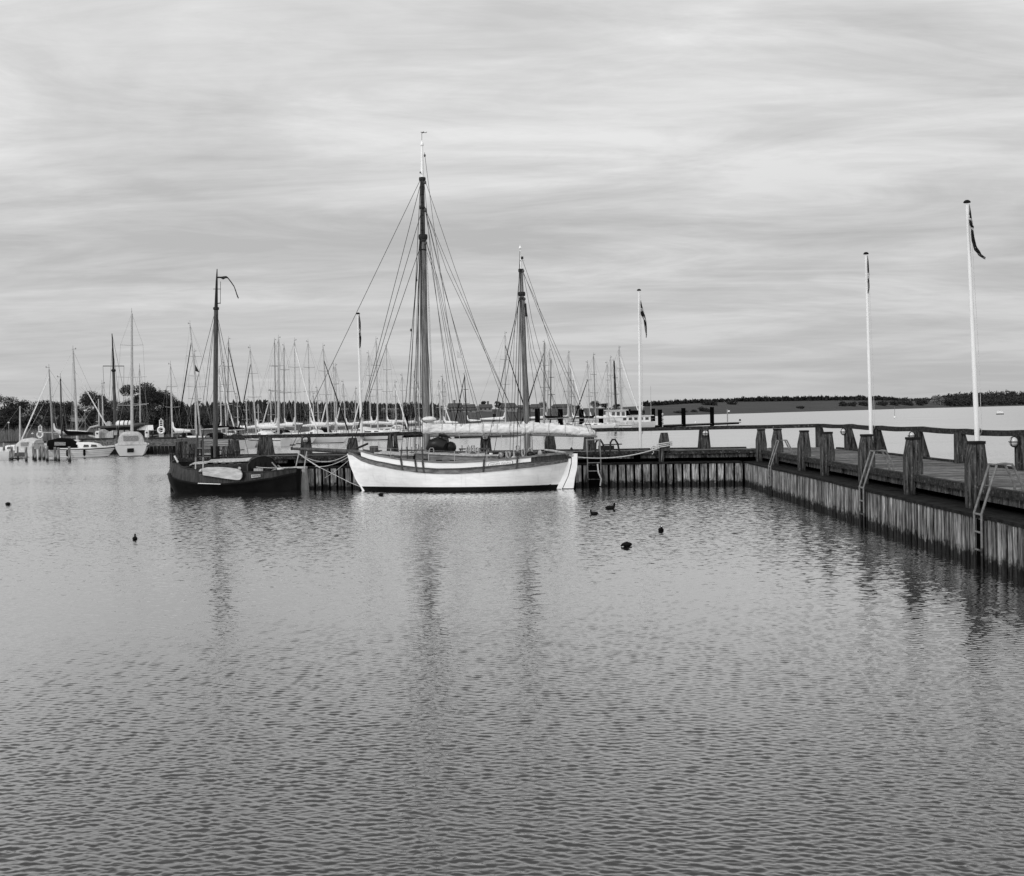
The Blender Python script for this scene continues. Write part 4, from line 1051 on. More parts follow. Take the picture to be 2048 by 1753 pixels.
# leeboard on the near side
lb = [(398, 942), (401, 938), (414, 934.6), (432, 934), (450, 934.6), (463, 936), (475, 938), (482, 942), (484.5, 948), (483.5, 955), (480, 959.5), (474, 960), (450, 957), (425, 953), (405, 950), (399, 947)]
q_ = [B(x, y, -1.22) for x, y in lb]
m = MB(); m.prism([(p.x, p.z) for p in q_], lambda a, b: V((a, -1.25, b)), lambda a, b: V((a, -1.17, b))); lbo = m.build('leeboard', LEEB, barge)
m = MB(); m.prism([(p.x + .07, p.z - .03) for p in q_], lambda a, b: V((a, -1.165, b)), lambda a, b: V((a, -1.13, b))); m.build('backing', BLACK, lbo)
m = MB(); p = B(400.5, 945.5, -1.27); m.lathe(p, [(.001, -.02), (.06, -.02), (.06, .03), (.001, .03)], 10, Matrix.Rotation(R(90), 3, 'X')); m.build('pivot_bolt', RUST, lbo)
m = MB(); a, b = B(396, 966.5, -1.24), B(441, 968.2, -1.24); m.box((a + b) / 2, (b.x - a.x, .03, .03), mt=Matrix.Rotation(-math.atan2((b - a).z, (b - a).x), 3, 'Y')); m.build('pale_stripe', WHITE, barge)
a, b = B(503, 952.5, -1.08), B(521, 951, -1.0); m = MB(); m.hexa([a + V((0, -.03, -.07)), b + V((0, -.03, -.06)), b + V((0, .0, -.06)), a + V((0, .0, -.07)), a + V((0, -.03, .07)), b + V((0, -.03, .06)), b + V((0, 0, .06)), a + V((0, 0, .07))]); nb1 = m.build('name_board', LEEB, barge)
m = MB()
for i in range(7):
    c = a.lerp(b, (i + 1) / 8) + V((0, -.034, 0)); m.box(c, (.02, .006, .07)); m.box(c + V((.02, 0, .02 * (-1) ** i)), (.025, .006, .015))
m.build('lettering', MASTD, nb1)
# mast in its tabernacle
m = MB(); m.tube([B(430.5, 915), B(431.2, 760), B(432.2, 618)], [.115, .11, .10], 12); bm_ = m.build('mast', MASTB, barge, smooth=True)
m = MB(); m.tube([B(432.2, 618), B(433.4, 562), B(434.2, 538)], [.085, .05, .02], 10); m.build('topmast', MASTD, bm_, smooth=True)
m = MB(); m.lathe(B(432.2, 617), [(.09, -.07), (.14, -.05), (.14, .05), (.09, .07)], 10); m.build('mast_band', RUST, bm_)
m = MB(); c = B(430.5, 909); m.box(c + V((-.14, 0, 0)), (.05, .3, .8)); m.box(c + V((.14, 0, 0)), (.05, .3, .8)); m.box(c + V((0, .1, -.2)), (.3, .1, .4)); m.tube([c + V((-.24, 0, -.05)), c + V((.35, 0, -.05))], .025, 6); m.build('tabernacle', BLACK, barge)
m = MB(); m.tube([B(426.5, 578), B(441.5, 578)], .014, 5); m.tube([B(441, 563), B(440.8, 608)], .012, 5); m.tube([B(434, 607), B(440.8, 606)], .022, 5); m.build('mast_bracket', RUST, bm_)
# streaming pennant
m = MB(); pk = [(435, 556.5, 553), (440, 556, 553), (446, 559, 552.5), (453, 556.5, 552.5), (456, 557, 555), (461, 565, 562.5), (467, 574, 571.5), (472, 584, 581.5), (475, 592, 590), (476.5, 597, 596)]
rows = []
for i, (x, y0, y1) in enumerate(pk):
    a, b = B(x, y0), B(x + .8, y1); o_ = V((0, .06 * math.sin(i * 1.4), 0)); rows.append([a + o_, a.lerp(b, .5) + o_ * 1.6, b + o_])
m.loft(rows, cap=False, close=False); pn = m.build('pennant', RED, bm_, smooth=True); md = pn.modifiers.new('thick', 'SOLIDIFY'); md.thickness = .015
def bline(name, pts, r=.011, ma=WIRE):
    m = MB(); m.tube([B(*p) for p in pts], r, 4, cap=False); m.build(name, ma, barge)
for pts in ([(431, 620, 0), (352, 922, 0)], [(431, 622, -.05), (394, 890, -.9)], [(431, 622, .05), (404, 892, .9)], [(433, 622, -.05), (461, 905, -.9)], [(433, 622, .05), (470, 900, .9)], [(433, 624, 0), (498, 915, 0)]): bline('shroud', pts)
for x0, x1 in ((394.5, 391.5), (405.2, 406.5)):
    bline('shroud_pole', [(x0, 868, -.92), (x1, 918, -1.0)], .045, MASTB)
    for k_ in (917, 921): 
        m = MB(); m.blob(B(x1, k_, -1.02), (.05, .05, .07), n=8, m=5); m.build('lanyard_block', TEAK, barge)
    bline('lanyard', [(x1, 920, -1.02), (x1 - .5, 938, -1.08)], .03, ROPE)
bline('leeboard_tackle', [(404, 930, -1.2), (403.6, 950, -1.28)], .022, RUST)
m = MB(); m.tube([B(x, y, -.4) for x, y in ((503, 943), (504, 939), (512, 936.5), (535, 935), (549, 933.5), (554, 938))], .03, 6); m.build('stern_hoop', RUST, barge)
m = MB(); m.tube([B(566, 936, -.3), B(596, 935.5, -.3), B(606, 935.6, -.3)], .04, 6); m.build('boat_pole', WHITED, barge)
m = MB(); m.tube([B(544, 925, -.3), B(556, 938, -.5)], .035, 6); m.tube([B(556, 931, .2), B(568, 940, -.2)], .035, 6); m.build('tiller', TEAK, barge)
m = MB(); m.tube([B(360, 930, .1), B(356, 934, .1), B(361, 937, .1), B(366, 933, .1)], .06, 8); m.build('anchor_winch', RUST, barge)
m = MB(); m.tube([B(349, 912, -.2), B(356, 925, -.3)], .045, 6); m.build('fender_board', ROPE, barge)

for px, py, d_, yl in ((506, 941, (.3, .3, .25), -.4), (517, 940.5, (.42, .3, .18), -.5), (572, 938.5, (.35, .4, .2), 0), (368, 936, (.35, .5, .16), -.1), (391, 938, (.3, .3, .14), -.5)):
    m = MB(); m.box(B(px, py, yl), d_, rz=.3); m.build('deck_box', SHEDW if px != 517 else WHITED, barge)
for px, py in ((561, 939), (536, 941), (376, 936)):
    m = MB(); p = B(px, py, -.5)
    for q in range(3): m.tube([p + V((.14 * math.cos(t_), .12 * math.sin(t_), .03 * q)) for t_ in [2 * math.pi * k / 10 for k in range(11)]], .025, 5)
    m.build('rope_coil', ROPE if px == 561 else RUST, barge)
for px0, y0, px1, y1 in ((498, 944, 560, 937), (512, 934, 590, 934)):
    m = MB(); m.tube(sag(B(px0, y0, -.7), B(px1, y1, -.3), .05, 8), .016, 4); m.build('loose_line', ROPE, barge)
for px, py, d_, yl, mm_ in ((770, 908, (.5, .3, .16), -.3, TARP), (815, 909.5, (.35, .35, .2), -.2, WHITED), (907, 908.5, (.5, .4, .22), -.1, TARP), (1000, 911, (.3, .3, .22), -.3, WHITED), (1062, 909, (.4, .3, .2), -.2, TARP), (1080, 907, (.2, .2, .25), .1, WHITED), (946, 909, (.35, .3, .2), -.3, MASTB)):
    m = MB(); p = K(px, py, yl); m.blob(p, (d_[0] / 2, d_[1] / 2, d_[2] / 2 + .03), n=10, m=6, jit=.12); m.build('deck_bundle', mm_, ketch, smooth=True)

# ================================================================== COOTS
def coot(px, py, head, label, mode='swim', s=1.0):
    """black water bird: one lofted body, white bill shield; head = +1 facing right, -1 left"""
    c = onz(px, py, 0.0); ang = {'swim': 0, 'front': R(-90), 'back': R(75), 'preen': R(-20)}[mode]
    t = thing('coot', label, 'coot', c, ang if head > 0 else math.pi - ang, 'coots swimming on the harbour')
    if mode == 'preen':
        path = [(-.20, .05, .008), (-.17, .065, .05), (-.10, .07, .085), (0, .075, .105), (.09, .075, .095), (.14, .085, .07), (.17, .085, .045), (.20, .06, .04), (.225, .03, .036), (.235, .015, .012)]
    else:
        path = [(-.21, .055, .006), (-.18, .055, .035), (-.12, .05, .072), (-.03, .045, .092), (.06, .045, .088), (.115, .07, .062), (.135, .115, .040), (.14, .155, .034), (.148, .185, .038), (.165, .195, .037), (.188, .19, .026), (.20, .186, .012)]
    m = MB(); rings = []
    for i, (x, z, r) in enumerate(path):
        a = path[max(i - 1, 0)]; b = path[min(i + 1, len(path) - 1)]; d = V((b[0] - a[0], 0, b[1] - a[1])).normalized(); n = V((-d.z, 0, d.x))
        rings.append([V((x, 0, z)) * s + (V((0, 1, 0)) * math.cos(q) * r * (1.12 if r > .06 else 1) + n * math.sin(q) * r * (.95 if r > .06 else 1)) * s for q in [2 * math.pi * k / 12 for k in range(12)]])
    m.loft(rings); m.build('body', FEATHER, t, smooth=True)
    m = MB(); e = path[-2]
    if mode == 'preen': m.blob(V((.225, -.035, .06)) * s, (.014 * s, .012 * s, .035 * s), n=8, m=5)
    else:
        m.tube([V((e[0] - .006, 0, e[1] + .012)) * s, V((e[0] + .012, 0, e[1])) * s, V((e[0] + .038, 0, e[1] - .012)) * s], [.022 * s, .020 * s, .005], 8)
    m.build('bill', BEAK, t, smooth=True)
for a in ((1188, 1029, -1, 'black coot facing left beside another coot below the ladder', 'swim', .9), (1221, 1018, 1, 'black coot facing right, farther of the pair below the ladder', 'swim', 1.15),
          (1322, 1062, 1, 'black coot swimming straight towards the viewer with pale bill showing', 'front', .95), (1254, 1093, -1, 'hunched black coot with head tucked and pale bill, nearest of all', 'preen', .85),
          (762, 991, 1, "black coot resting close under the white ketch's bow", 'preen', .8), (270, 1079, -1, 'lone black coot on open water below the barge', 'back', .85), (16, 1010, 1, 'small black coot at the left edge of the water', 'preen', .85)):
    coot(*a[:-1], s=a[-1] * .82)

# ================================================================== THE MARINA
def yacht_parts(t, L, beam, fb, style):
    """hull, deck, cabin and fittings in local metres: bow at +x, waterline z = 0"""
    dbl = style.get('double'); st = style.get('stripe')
    tb = curve([(0, .04), (.08, .38), (.22, .75), (.45, 1.0), (.7, .85), (.9, .38), (1, .03)]) if dbl else curve([(0, .86 if style.get('wide') else .70), (.2, .93), (.45, 1.0), (.7, .80), (.88, .42), (1, .03)])
    sh = lambda u: fb * (1.0 + .32 * u * u + (.28 * (1 - u) ** 2 if dbl else .05 * (1 - u) ** 2))
    def pt(u, v, sd):                     # v: 0 keel .. 1 sheer
        z = lerp(-.45, sh(u), v); k = (z / fb); x = lerp(-L / 2 + (.12 * L * (1 - min(1, max(0, k))) if dbl else .03 * L * (1 - k)), L / 2 - .11 * L * (1 - min(1, max(-.3, k))), u)
        w = lerp(.30, 1.0, max(0, min(1, (z + .45) / (fb + .45))) ** .5)
        return V((x, sd * beam / 2 * tb(u) * w, z))
    hullm = style.get('hull', GEL)
    m = MB(); rings = []
    for i in range(19):
        u = i / 18
        rings.append([pt(u, v, -1) for v in (1, .8, .6, .4, .2, 0)] + [pt(u, v, 1) for v in (0, .2, .4, .6, .8, 1)])
    m.loft(rings); m.build('hull', hullm, t, smooth=True)
    m = MB(); rings = []
    for i in range(19):
        u = i / 18; r = []
        for v in (.335, .28, .2): r.append(pt(u, v, -1) * 1.004)
        for v in (.2, .28, .335): r.append(pt(u, v, 1) * 1.004)
        rings.append([p + V((0, .012 * (1 if p.y > 0 else -1), 0)) for p in r])
    m.loft(rings, cap=True); m.build('boot_top', style.get('boot', BLACK), t)
    if st:
        for sd in (-1, 1):
            m = MB(); m.loft([[pt(i / 18, .86, sd) + V((0, sd * .012, 0)), pt(i / 18, .92, sd) + V((0, sd * .012, 0))] for i in range(19)], cap=False, close=False); m.build('hull_stripe', st, t)
    m = MB(); m.loft([[pt(i / 18, 1, -1) + V((0, 0, .0)), V((pt(i / 18, 1, 1).x, 0, sh(i / 18) + .05)), pt(i / 18, 1, 1)] for i in range(19)], cap=False, close=False); m.build('deck', style.get('deck', GEL), t)
    if style.get('cabin', True):
        h = style.get('ch', .48); c0, c1 = style.get('cx', (-.12, .30)); w = beam / 2 * .62
        m = MB(); rr = []
        for x, f, hh in ((c0, 1.0, h), (lerp(c0, c1, .5), 1.0, h * .95), (lerp(c0, c1, .82), .78, h * .7), (c1, .5, .06)):
            zb = fb * 1.02; X = x * L; ww = w * f
            rr.append([V((X, -ww, zb)), V((X, -ww * .88, zb + hh * .8)), V((X, -ww * .6, zb + hh)), V((X, ww * .6, zb + hh)), V((X, ww * .88, zb + hh * .8)), V((X, ww, zb))])
        m.loft(rr); cb = m.build('cabin', GEL, t)
        for sd in (-1, 1):
            for a, b in style.get('win', ((.10, .42), (.50, .72))):
                x0, x1 = lerp(c0, c1, a) * L, lerp(c0, c1, b) * L; f0 = 1.0 if b < .6 else .92
                m = MB(); y0, y1 = sd * w * .985 * f0, sd * w * .925 * f0
                m.hexa([V((x0, y0, fb + h * .30)), V((x1, y0 * .97, fb + h * .30)), V((x1, y0 * .97 + sd * .03, fb + h * .30)), V((x0, y0 + sd * .03, fb + h * .30)),
                        V((x0 + .05, y1, fb + h * .66)), V((x1 - .05, y1 * .97, fb + h * .62)), V((x1 - .05, y1 * .97 + sd * .03, fb + h * .62)), V((x0 + .05, y1 + sd * .03, fb + h * .66))])
                m.build('window', WINDOW, cb)
    hd = style.get('hood')
    if hd:
        x0, x1, hh = style.get('hx', (-.20, -.06)) + (style.get('hh', .95),); m = MB(); rr = []
        for x, a in ((x0, .82), (lerp(x0, x1, .35), 1.0), (lerp(x0, x1, .7), .92), (x1, .45)):
            w = beam / 2 * .72; zb = fb * 1.0; z = zb + hh * a
            rr.append([V((x * L, -w * math.copysign(abs(math.cos(q)) ** .55, math.cos(q)), zb + (z - zb) * math.sin(q) ** .7)) for q in [math.pi * i / 10 for i in range(11)]])
        m.loft(rr); ho = m.build('spray_hood', hd, t, smooth=True)
        for sd in (-1, 1):
            m = MB(); xa, xb = lerp(x0, x1, .25) * L, lerp(x0, x1, .62) * L; y = sd * (w * .985)
            m.hexa([V((xa, y, fb + hh * .35)), V((xb, y, fb + hh * .35)), V((xb, y + sd * .03, fb + hh * .35)), V((xa, y + sd * .03, fb + hh * .35)), V((xa, y * .97, fb + hh * .66)), V((xb, y * .97, fb + hh * .62)), V((xb, y * .97 + sd * .03, fb + hh * .62)), V((xa, y * .97 + sd * .03, fb + hh * .66))])
            m.build('hood_window', PLASTIC, ho)
        if style.get('backwin'):
            m = MB(); X = x0 * L; m.box((X - .02, 0, fb + hh * .52), (.05, beam * .40, hh * .36)); m.build('hood_window', PLASTIC, ho)
    # pulpit, pushpit, stanchions
    for u0, u1, n in ((.90, 1.0, 2), (0.0, .10, 2)):
        m = MB(); q = [pt(u0, 1, -1), pt(u1, 1, -1), pt(u1, 1, 1), pt(u0, 1, 1)]; up = V((0, 0, .62))
        m.tube([p + up for p in q], .022, 5)
        for p in q: m.tube([p, p + up], .02, 5)
        m.build('pulpit' if u0 > .5 else 'pushpit', GALV, t)
    if style.get('fender'):
        for u in (.35, .6):
            p = pt(u, 1, style['fender']); m = MB(); m.tube([p + V((0, style['fender'] * .1, -.15)), p + V((0, style['fender'] * .12, -.25)), p + V((0, style['fender'] * .13, -.7)), p + V((0, style['fender'] * .12, -.8))], [.04, .12, .12, .04], 8); m.build('fender', style.get('fm', GEL), t, smooth=True)
    return pt, sh
FENCE_SEGS = []
def seg_clear(c, d, L, need):
    a0, a1 = c - d * L / 2, c + d * L / 2
    for b0, b1, w in FENCE_SEGS:
        best = 1e9
        for i in range(7):
            p = a0.lerp(a1, i / 6)
            t = max(0, min(1, (p - b0).dot(b1 - b0) / max(1e-6, (b1 - b0).length_squared))); best = min(best, (p - b0.lerp(b1, t)).length)
        for i in range(7):
            p = b0.lerp(b1, i / 6)
            t = max(0, min(1, (p - a0).dot(a1 - a0) / max(1e-6, (a1 - a0).length_squared))); best = min(best, (p - a0.lerp(a1, t)).length)
        if best < need / 2 + w / 2: return False
    return True
MAR = V((-.80, .60, 0))                         # berth direction in the marina
def yacht(pxb, pxt, pyt, D, label, head=1, tone=ALU, boom='pale', stay=None, hdir=None, L=None, style=None, spreaders=(.45, .72), bare=False, lean_ok=True, fixed=False, rmast=None, group='yachts moored in the marina'):
    style = dict(style or {})
    d = (hdir or MAR).normalized() * head
    h0 = at(pxt, pyt, D).z; L = L or max(6.5, min(12.5, h0 * .74)); beam = L * .30
    best = None
    for dd in ([0] if fixed else [0, 2.5, -2.5, 5, -5, 7.5, -7.5, 10, -10, 13, -13, 16, 20, 24, 28]):
        Dm = D + dd; x = xat(pxb, Dm, 1.2); c = V((x, Dm, 0)) - d * (.10 * L)
        if seg_clear(c, d, L * .96, beam): best = (Dm, x, c); break
    if best is None: Dm = D; x = xat(pxb, Dm, 1.2); best = (Dm, x, V((x, Dm, 0)) - d * (.10 * L))
    Dm, x, c = best
    FENCE_SEGS.append((c - d * L * .48, c + d * L * .48, beam))
    rz = math.atan2(d.y, d.x)
    t = thing('sailing_yacht', label, 'yacht', c, rz, group)
    fb = style.get('fb', .085 * L + .12)
    pt, sh = yacht_parts(t, L, beam, fb, style)
    inv = Matrix.Rotation(-rz, 3, 'Z')
    zt = at(pxt, pyt, Dm).z; topw = V((xat(pxt, Dm, zt), Dm, zt)); top = inv @ (topw - c); mb = V((.10 * L, 0, fb + .35))
    k = Dm / 165.0
    r0 = (rmast or .085) * 1.18 * max(1, k * .9)
    m = MB(); m.tube([mb, mb.lerp(top, .55), top], [r0, r0 * .92, r0 * .62], 8); mo = m.build('mast', tone, t, smooth=True)
    ax = (top - mb)
    for f in spreaders:
        p = mb + ax * f; w = beam * (.42 if f < .6 else .32); m = MB(); m.tube([p + V((-.15, -w, .06)), p, p + V((-.15, w, .06))], .035 * k, 5); m.build('spreader', tone, mo)
    m = MB(); m.tube([top, top + V((0, 0, .55))], .016 * k, 4); m.tube([top + V((-.1, 0, .12)), top + V((.35, 0, .22))], .02 * k, 4); m.tube([top + V((.3, 0, .12)), top + V((.3, 0, .32))], .03 * k, 4); m.build('masthead_gear', RUST, mo)
    w_ = .013 * k
    bow, stern = pt(1, 1, 0), V((-L / 2, 0, sh(0)))
    for nm, a, b, rr in (('backstay', top, stern, w_), ('forestay', top, bow, w_)):
        m = MB(); m.tube([a, b], rr, 4, cap=False); m.build(nm, WIREL, t)
    for sd in (-1, 1):
        m = MB(); q = mb + ax * spreaders[-1] + V((-.15, sd * beam * .32, .06)) if spreaders else mb + ax * .6; m.tube([top, q, pt(.55, 1, sd)], w_, 4, cap=False); m.build('shroud', WIREL, t)
        m = MB(); m.tube([mb + ax * .62, pt(.52, 1, sd)], w_, 4, cap=False); m.build('shroud', WIREL, t)
    if stay:                                        # furled headsail on the forestay
        m = MB(); f0 = .95 if stay[1] is None else stay[1]; a = mb + ax * f0; b = bow + V((-.12, 0, .45)); m.tube([a, a.lerp(b, .5), b], [.05 * k, .075 * k, .10 * k], 6); m.build('furled_headsail', stay[0], t, smooth=True)
    if boom:
        a = mb + V((-.15, 0, .95)); b = V((-L * .33, 0, a.z + .12)); bm = {'pale': SAILW, 'dark': SAILD, 'bare': tone}[boom]
        m = MB(); m.tube([a, b], .07, 6); bo = m.build('boom', tone, t, smooth=True)
        if boom != 'bare':
            m = MB(); m.tube([mb + V((-.12, 0, 2.2)), mb + V((-.22, 0, 1.55)), a + V((-.45, 0, .30)), a.lerp(b, .5) + V((0, 0, .22)), b + V((0, 0, .12))], [.06, .14, .22, .18, .07], 8, fl=.62); m.build('sail_cover', bm, bo, smooth=True)
    return t

# floating jetties of the marina
pA, pB = V((xat(560, 175, .5), 175, .5)), V((xat(1474, 291, .5), 291, .5))
def jetty(a, b, label, w=2.2, z=.45):
    d = (b - a).normalized(); n = V((-d.y, d.x, 0)); t = thing('floating_jetty', label, 'jetty', (a + b) / 2 - V((0, 0, .5)))
    m = MB(); p = [a - n * w / 2, b - n * w / 2, b + n * w / 2, a + n * w / 2]; m.hexa([q + V((0, 0, z - q.z - .16)) for q in p] + [q + V((0, 0, z - q.z)) for q in p]); m.build('walkway', DECK, t, world=True)
    m = MB(); L = (b - a).length; k = int(L / 9)
    for i in range(k):
        c = a.lerp(b, (i + .5) / k); c = V((c.x, c.y, .1)); m.box(c, (7.6, w * .85, .56), rz=math.atan2(d.y, d.x))
    m.build('float', VOID, t, world=True); return t
jetty(pA, pB, 'long dark floating jetty reaching out to a lone end post on the bay')
FENCE_SEGS.append((V((pA.x, pA.y, 0)), V((pB.x, pB.y, 0)), 1.0))
a, b = V((xat(250, 133, .5), 133, .5)), V((xat(545, 172, .5), 172, .5)); jetty(a, b, 'floating jetty behind the black barge and the bench'); FENCE_SEGS.append((V((a.x, a.y, 0)), V((b.x, b.y, 0)), 1.0))
def Dp(px):
    k = (px - 1024) / F; A, Bv = pA, pB - pA; t = (k * A.y - A.x) / (Bv.x - k * Bv.y); return A.y + Bv.y * t
# ---- piles of the jetty
for px, y0, lab in ((1075, 817, 'black jetty pile just right of the mizzen mast'), (1121, 818, 'black jetty pile rising over the mizzen sail cover'), (1163, 819, 'leaning black jetty pile above the mizzen boom'), (1202, 818, 'black jetty pile past the end of the mizzen boom'),
                    (1227, 818, 'black jetty pile left of the workboat'), (1257, 818, 'black jetty pile in front of the workboat'), (1283, 819, 'black jetty pile against the flagpole right of the ketch'), (1306, 817, 'black jetty pile just right of the workboat'),
                    (1320, 819, 'black jetty pile beside the white channel marker'), (1367, 816, 'lone black jetty pile left of the last one'), (1424, 814, 'last black jetty pile on the open bay'),
                    (989, 828, 'short black pile seen over the main sail cover'), (813, 832, 'black pile left of the ketch main mast in the marina')):
    D = Dp(px) - 2.0 if px > 1000 else Dp(px) + 14; zt = at(px, y0, D).z; x = xat(px, D, zt / 2); b = V((x, D, -1)); m = MB(); m.tube([b, V((x, D, zt))], .48 if px > 1000 else .3, 10)
    tag(m.build('jetty_pile', VOID, smooth=True), lab, 'pile', 'black piles of the floating jetty')
D = Dp(1455) - .3; t = thing('end_post', 'thin post with pale box near the tip of the floating jetty', 'post', V((xat(1455, D, .5), D, .55)))
zt = at(1453, 819, D).z; m = MB(); m.tube([(0, 0, 0), (0, 0, zt - .55)], .13, 8); m.build('shaft', ALUD, t); m = MB(); m.box((.3, 0, 2.6), (.5, .4, .35)); m.build('box', GEL, t)
D = Dp(1325) - 3; c = V((xat(1325, D, 1), D, 0)); t = thing('channel_marker', 'white lattice marker pole with ring floats beside a black pile', 'marker', c)
m = MB(); zt = at(1325, 826, D).z; m.tube([(0, 0, -.5), (0, 0, zt)], .10, 8); m.build('pole', GEL, t)
for i in range(6):
    m = MB(); m.lathe((0, 0, .8 + i * zt * .13), [(.1, -.12), (.36, 0), (.1, .12)], 10); m.build('ring_float', GEL if i % 2 else ALUD, t)

# ---- yachts: (mast foot px, masthead px, masthead py, distance, bow direction, options, what sets it apart)
P_, D_, N_ = 'pale', 'dark', None
HB_ = dict(hood=SAILD); HW = dict(hood=SAILW); ST = dict(stripe=SAILD)
YL = [
 (345, 341, 731, 141, 1, dict(boom=P_, style=HB_), 'pale short mast'),
 (393, 389, 705, 150, -1, dict(boom=D_, tone=ALU, style=dict(hood=SAILD, stripe=SAILD)), 'white mast'),
 (402, 380, 650, 147, 1, dict(boom=D_, stay=(SAILD, .86), style=HB_), 'tall leaning mast and a black furled headsail'),
 (444, 438, 735, 160, -1, dict(boom=P_, stay=(SAILW, .9)), 'slim pale mast'),
 (453, 449, 728, 152, 1, dict(boom=D_, style=HB_), 'mid-height mast and a black boom cover'),
 (455, 457, 680, 165, -1, dict(boom=D_, tone=ALUD, stay=(SAILD, .93)), 'tall grey mast and a dark furled headsail'),
 (477, 474, 790, 176, 1, dict(boom=P_), 'very short mast'),
 (495, 492, 801, 182, -1, dict(boom=P_), 'stubby mast'),
 (513, 500, 698, 149, 1, dict(boom=P_, stay=(SAILD, .85), style=dict(hood=SAILW)), 'leaning mast and a long black furled headsail'),
 (518, 516, 808, 190, -1, dict(boom=P_), 'low thin mast'),
 (543, 541, 782, 178, 1, dict(boom=P_, stay=(SAILW, .9)), 'short mast with crossing stays'),
 (552, 549, 682, 172, -1, dict(boom=P_, tone=ALUD), 'tall thin grey mast'),
 (557, 557, 678, 156, -1, dict(boom=P_, rmast=.13, style=dict(hood=SAILW)), 'thick bright mast'),
 (569, 568, 692, 176, 1, dict(boom=P_, tone=ALUD), 'tall grey mast'),
 (591, 589, 683, 168, -1, dict(boom=P_, stay=(SAILW, .95), style=HB_), 'tall straight mast and a white furled headsail'),
 (621, 616, 685, 174, 1, dict(boom=P_, style=HB_), 'tall mast and a black spray hood'),
 (628, 626, 789, 196, -1, dict(boom=P_), 'short thin mast'),
 (638, 634, 777, 186, 1, dict(boom=P_), 'low mast'),
 (657, 646, 694, 160, -1, dict(boom=P_, stay=(SAILD, .85), rmast=.11, style=dict(hood=SAILW)), 'leaning mast and a black furled headsail'),
 (671, 667, 730, 184, 1, dict(boom=P_, stay=(SAILW, .9)), 'mid-height mast'),
 (674, 671, 732, 194, -1, dict(boom=P_), 'thin mast right beside a taller neighbour'),
 (692, 686, 765, 200, 1, dict(boom=P_, stay=(SAILW, .85)), 'short mast'),
 (711, 711, 779, 206, -1, dict(boom=P_), 'short straight mast'),
 (742, 737, 708, 186, 1, dict(boom=P_, stay=(SAILW, .9)), 'mast and a white triangular luff cover'),
 (756, 752, 680, 176, -1, dict(boom=P_, rmast=.10, style=HW), 'tall bright mast'),
 (774, 773, 694, 190, 1, dict(boom=P_, style=dict(hood=SAILW)), 'tall slender mast'),
 (793, 790, 766, 200, -1, dict(boom=P_, stay=(SAILW, .9)), 'short mast and a white furled headsail'),
 (806, 804, 752, 214, 1, dict(boom=P_), 'thin mid-height mast'),
 (832, 828, 745, 206, -1, dict(boom=P_, stay=(SAILW, .9)), 'mast crossed by the ketch shrouds'),
 (839, 836, 768, 222, 1, dict(boom=P_), 'low mast almost hidden by the ketch rigging'),
 (882, 877, 765, 210, -1, dict(boom=P_, stay=(SAILW, .85)), 'short mast with splayed stays'),
 (887, 885, 755, 200, 1, dict(boom=P_), 'grey mast', ALUD),
 (892, 889, 768, 224, -1, dict(boom=P_), 'thin short mast'),
 (934, 929, 750, 214, 1, dict(boom=P_, tone=MASTD, stay=(SAILD, .98)), 'dark wooden mast and a black furled headsail'),
 (1011, 1010, 668, 214, -1, dict(boom=P_, stay=(SAILD, .88), tone=ALU), 'black headsail slanting left'),
 (1088, 1089, 685, 226, 1, dict(boom=D_, rmast=.17, tone=ALUD, stay=(SAILD, .9)), 'thick tall grey mast'),
 (1093, 1099, 702, 240, -1, dict(boom=P_), 'pale mast close to a thick grey one'),
 (1101, 1102, 719, 232, 1, dict(boom=D_, tone=MASTD), 'black mast'),
 (1137, 1137, 706, 236, -1, dict(boom=P_, rmast=.15, stay=(SAILW, .9)), 'white mast with twin lamps'),
 (1144, 1141, 729, 246, 1, dict(boom=P_, tone=ALUD), 'grey mast close to a white one'),
 (1150, 1147, 765, 256, -1, dict(boom=P_), 'short thin mast'),
 (1180, 1175, 726, 240, 1, dict(boom=P_, stay=(SAILD, .75)), 'black headsail slanting right'),
 (1192, 1187, 711, 234, -1, dict(boom=D_, tone=ALUD), 'tall grey crossed mast'),
 (1218, 1214, 727, 240, 1, dict(boom=P_), 'slim white mast'),
 (1224, 1221, 716, 254, -1, dict(boom=P_), 'faint thin mast'),
 (1233, 1228, 722, 248, 1, dict(boom=D_, tone=MASTD, rmast=.16), 'black mast'),
 (1244, 1238, 696, 250, -1, dict(boom=P_, stay=(SAILW, .9), rmast=.14), 'tall pale mast'),
]
LM = [(431, "the barge's mast"), (720, "the ketch's flagpole"), (851, "the ketch's main mast"), (1050, "the ketch's mizzen mast"), (1280, 'the last flagpole of the cross arm')]
ORD = ['first', 'second', 'third', 'fourth', 'fifth', 'sixth', 'seventh', 'eighth', 'ninth', 'tenth', 'eleventh', 'twelfth', 'thirteenth', 'fourteenth']
YL.sort(key=lambda q: q[0])
def place_words(px):
    left = [l for l in LM if l[0] < px]
    if not left:
        n = sorted([q[0] for q in YL if q[0] < 431], reverse=True).index(px); return ORD[n] + " mast left of the barge's mast"
    l = left[-1]; nxt = [q for q in LM if q[0] > px]; hi = nxt[0][0] if nxt else 9999
    inside = [q[0] for q in YL if l[0] < q[0] < hi]; i = inside.index(px)
    if i < len(inside) / 2 or not nxt: return ORD[i] + ' mast right of ' + l[1]
    return ORD[len(inside) - 1 - i] + ' mast left of ' + nxt[0][1]
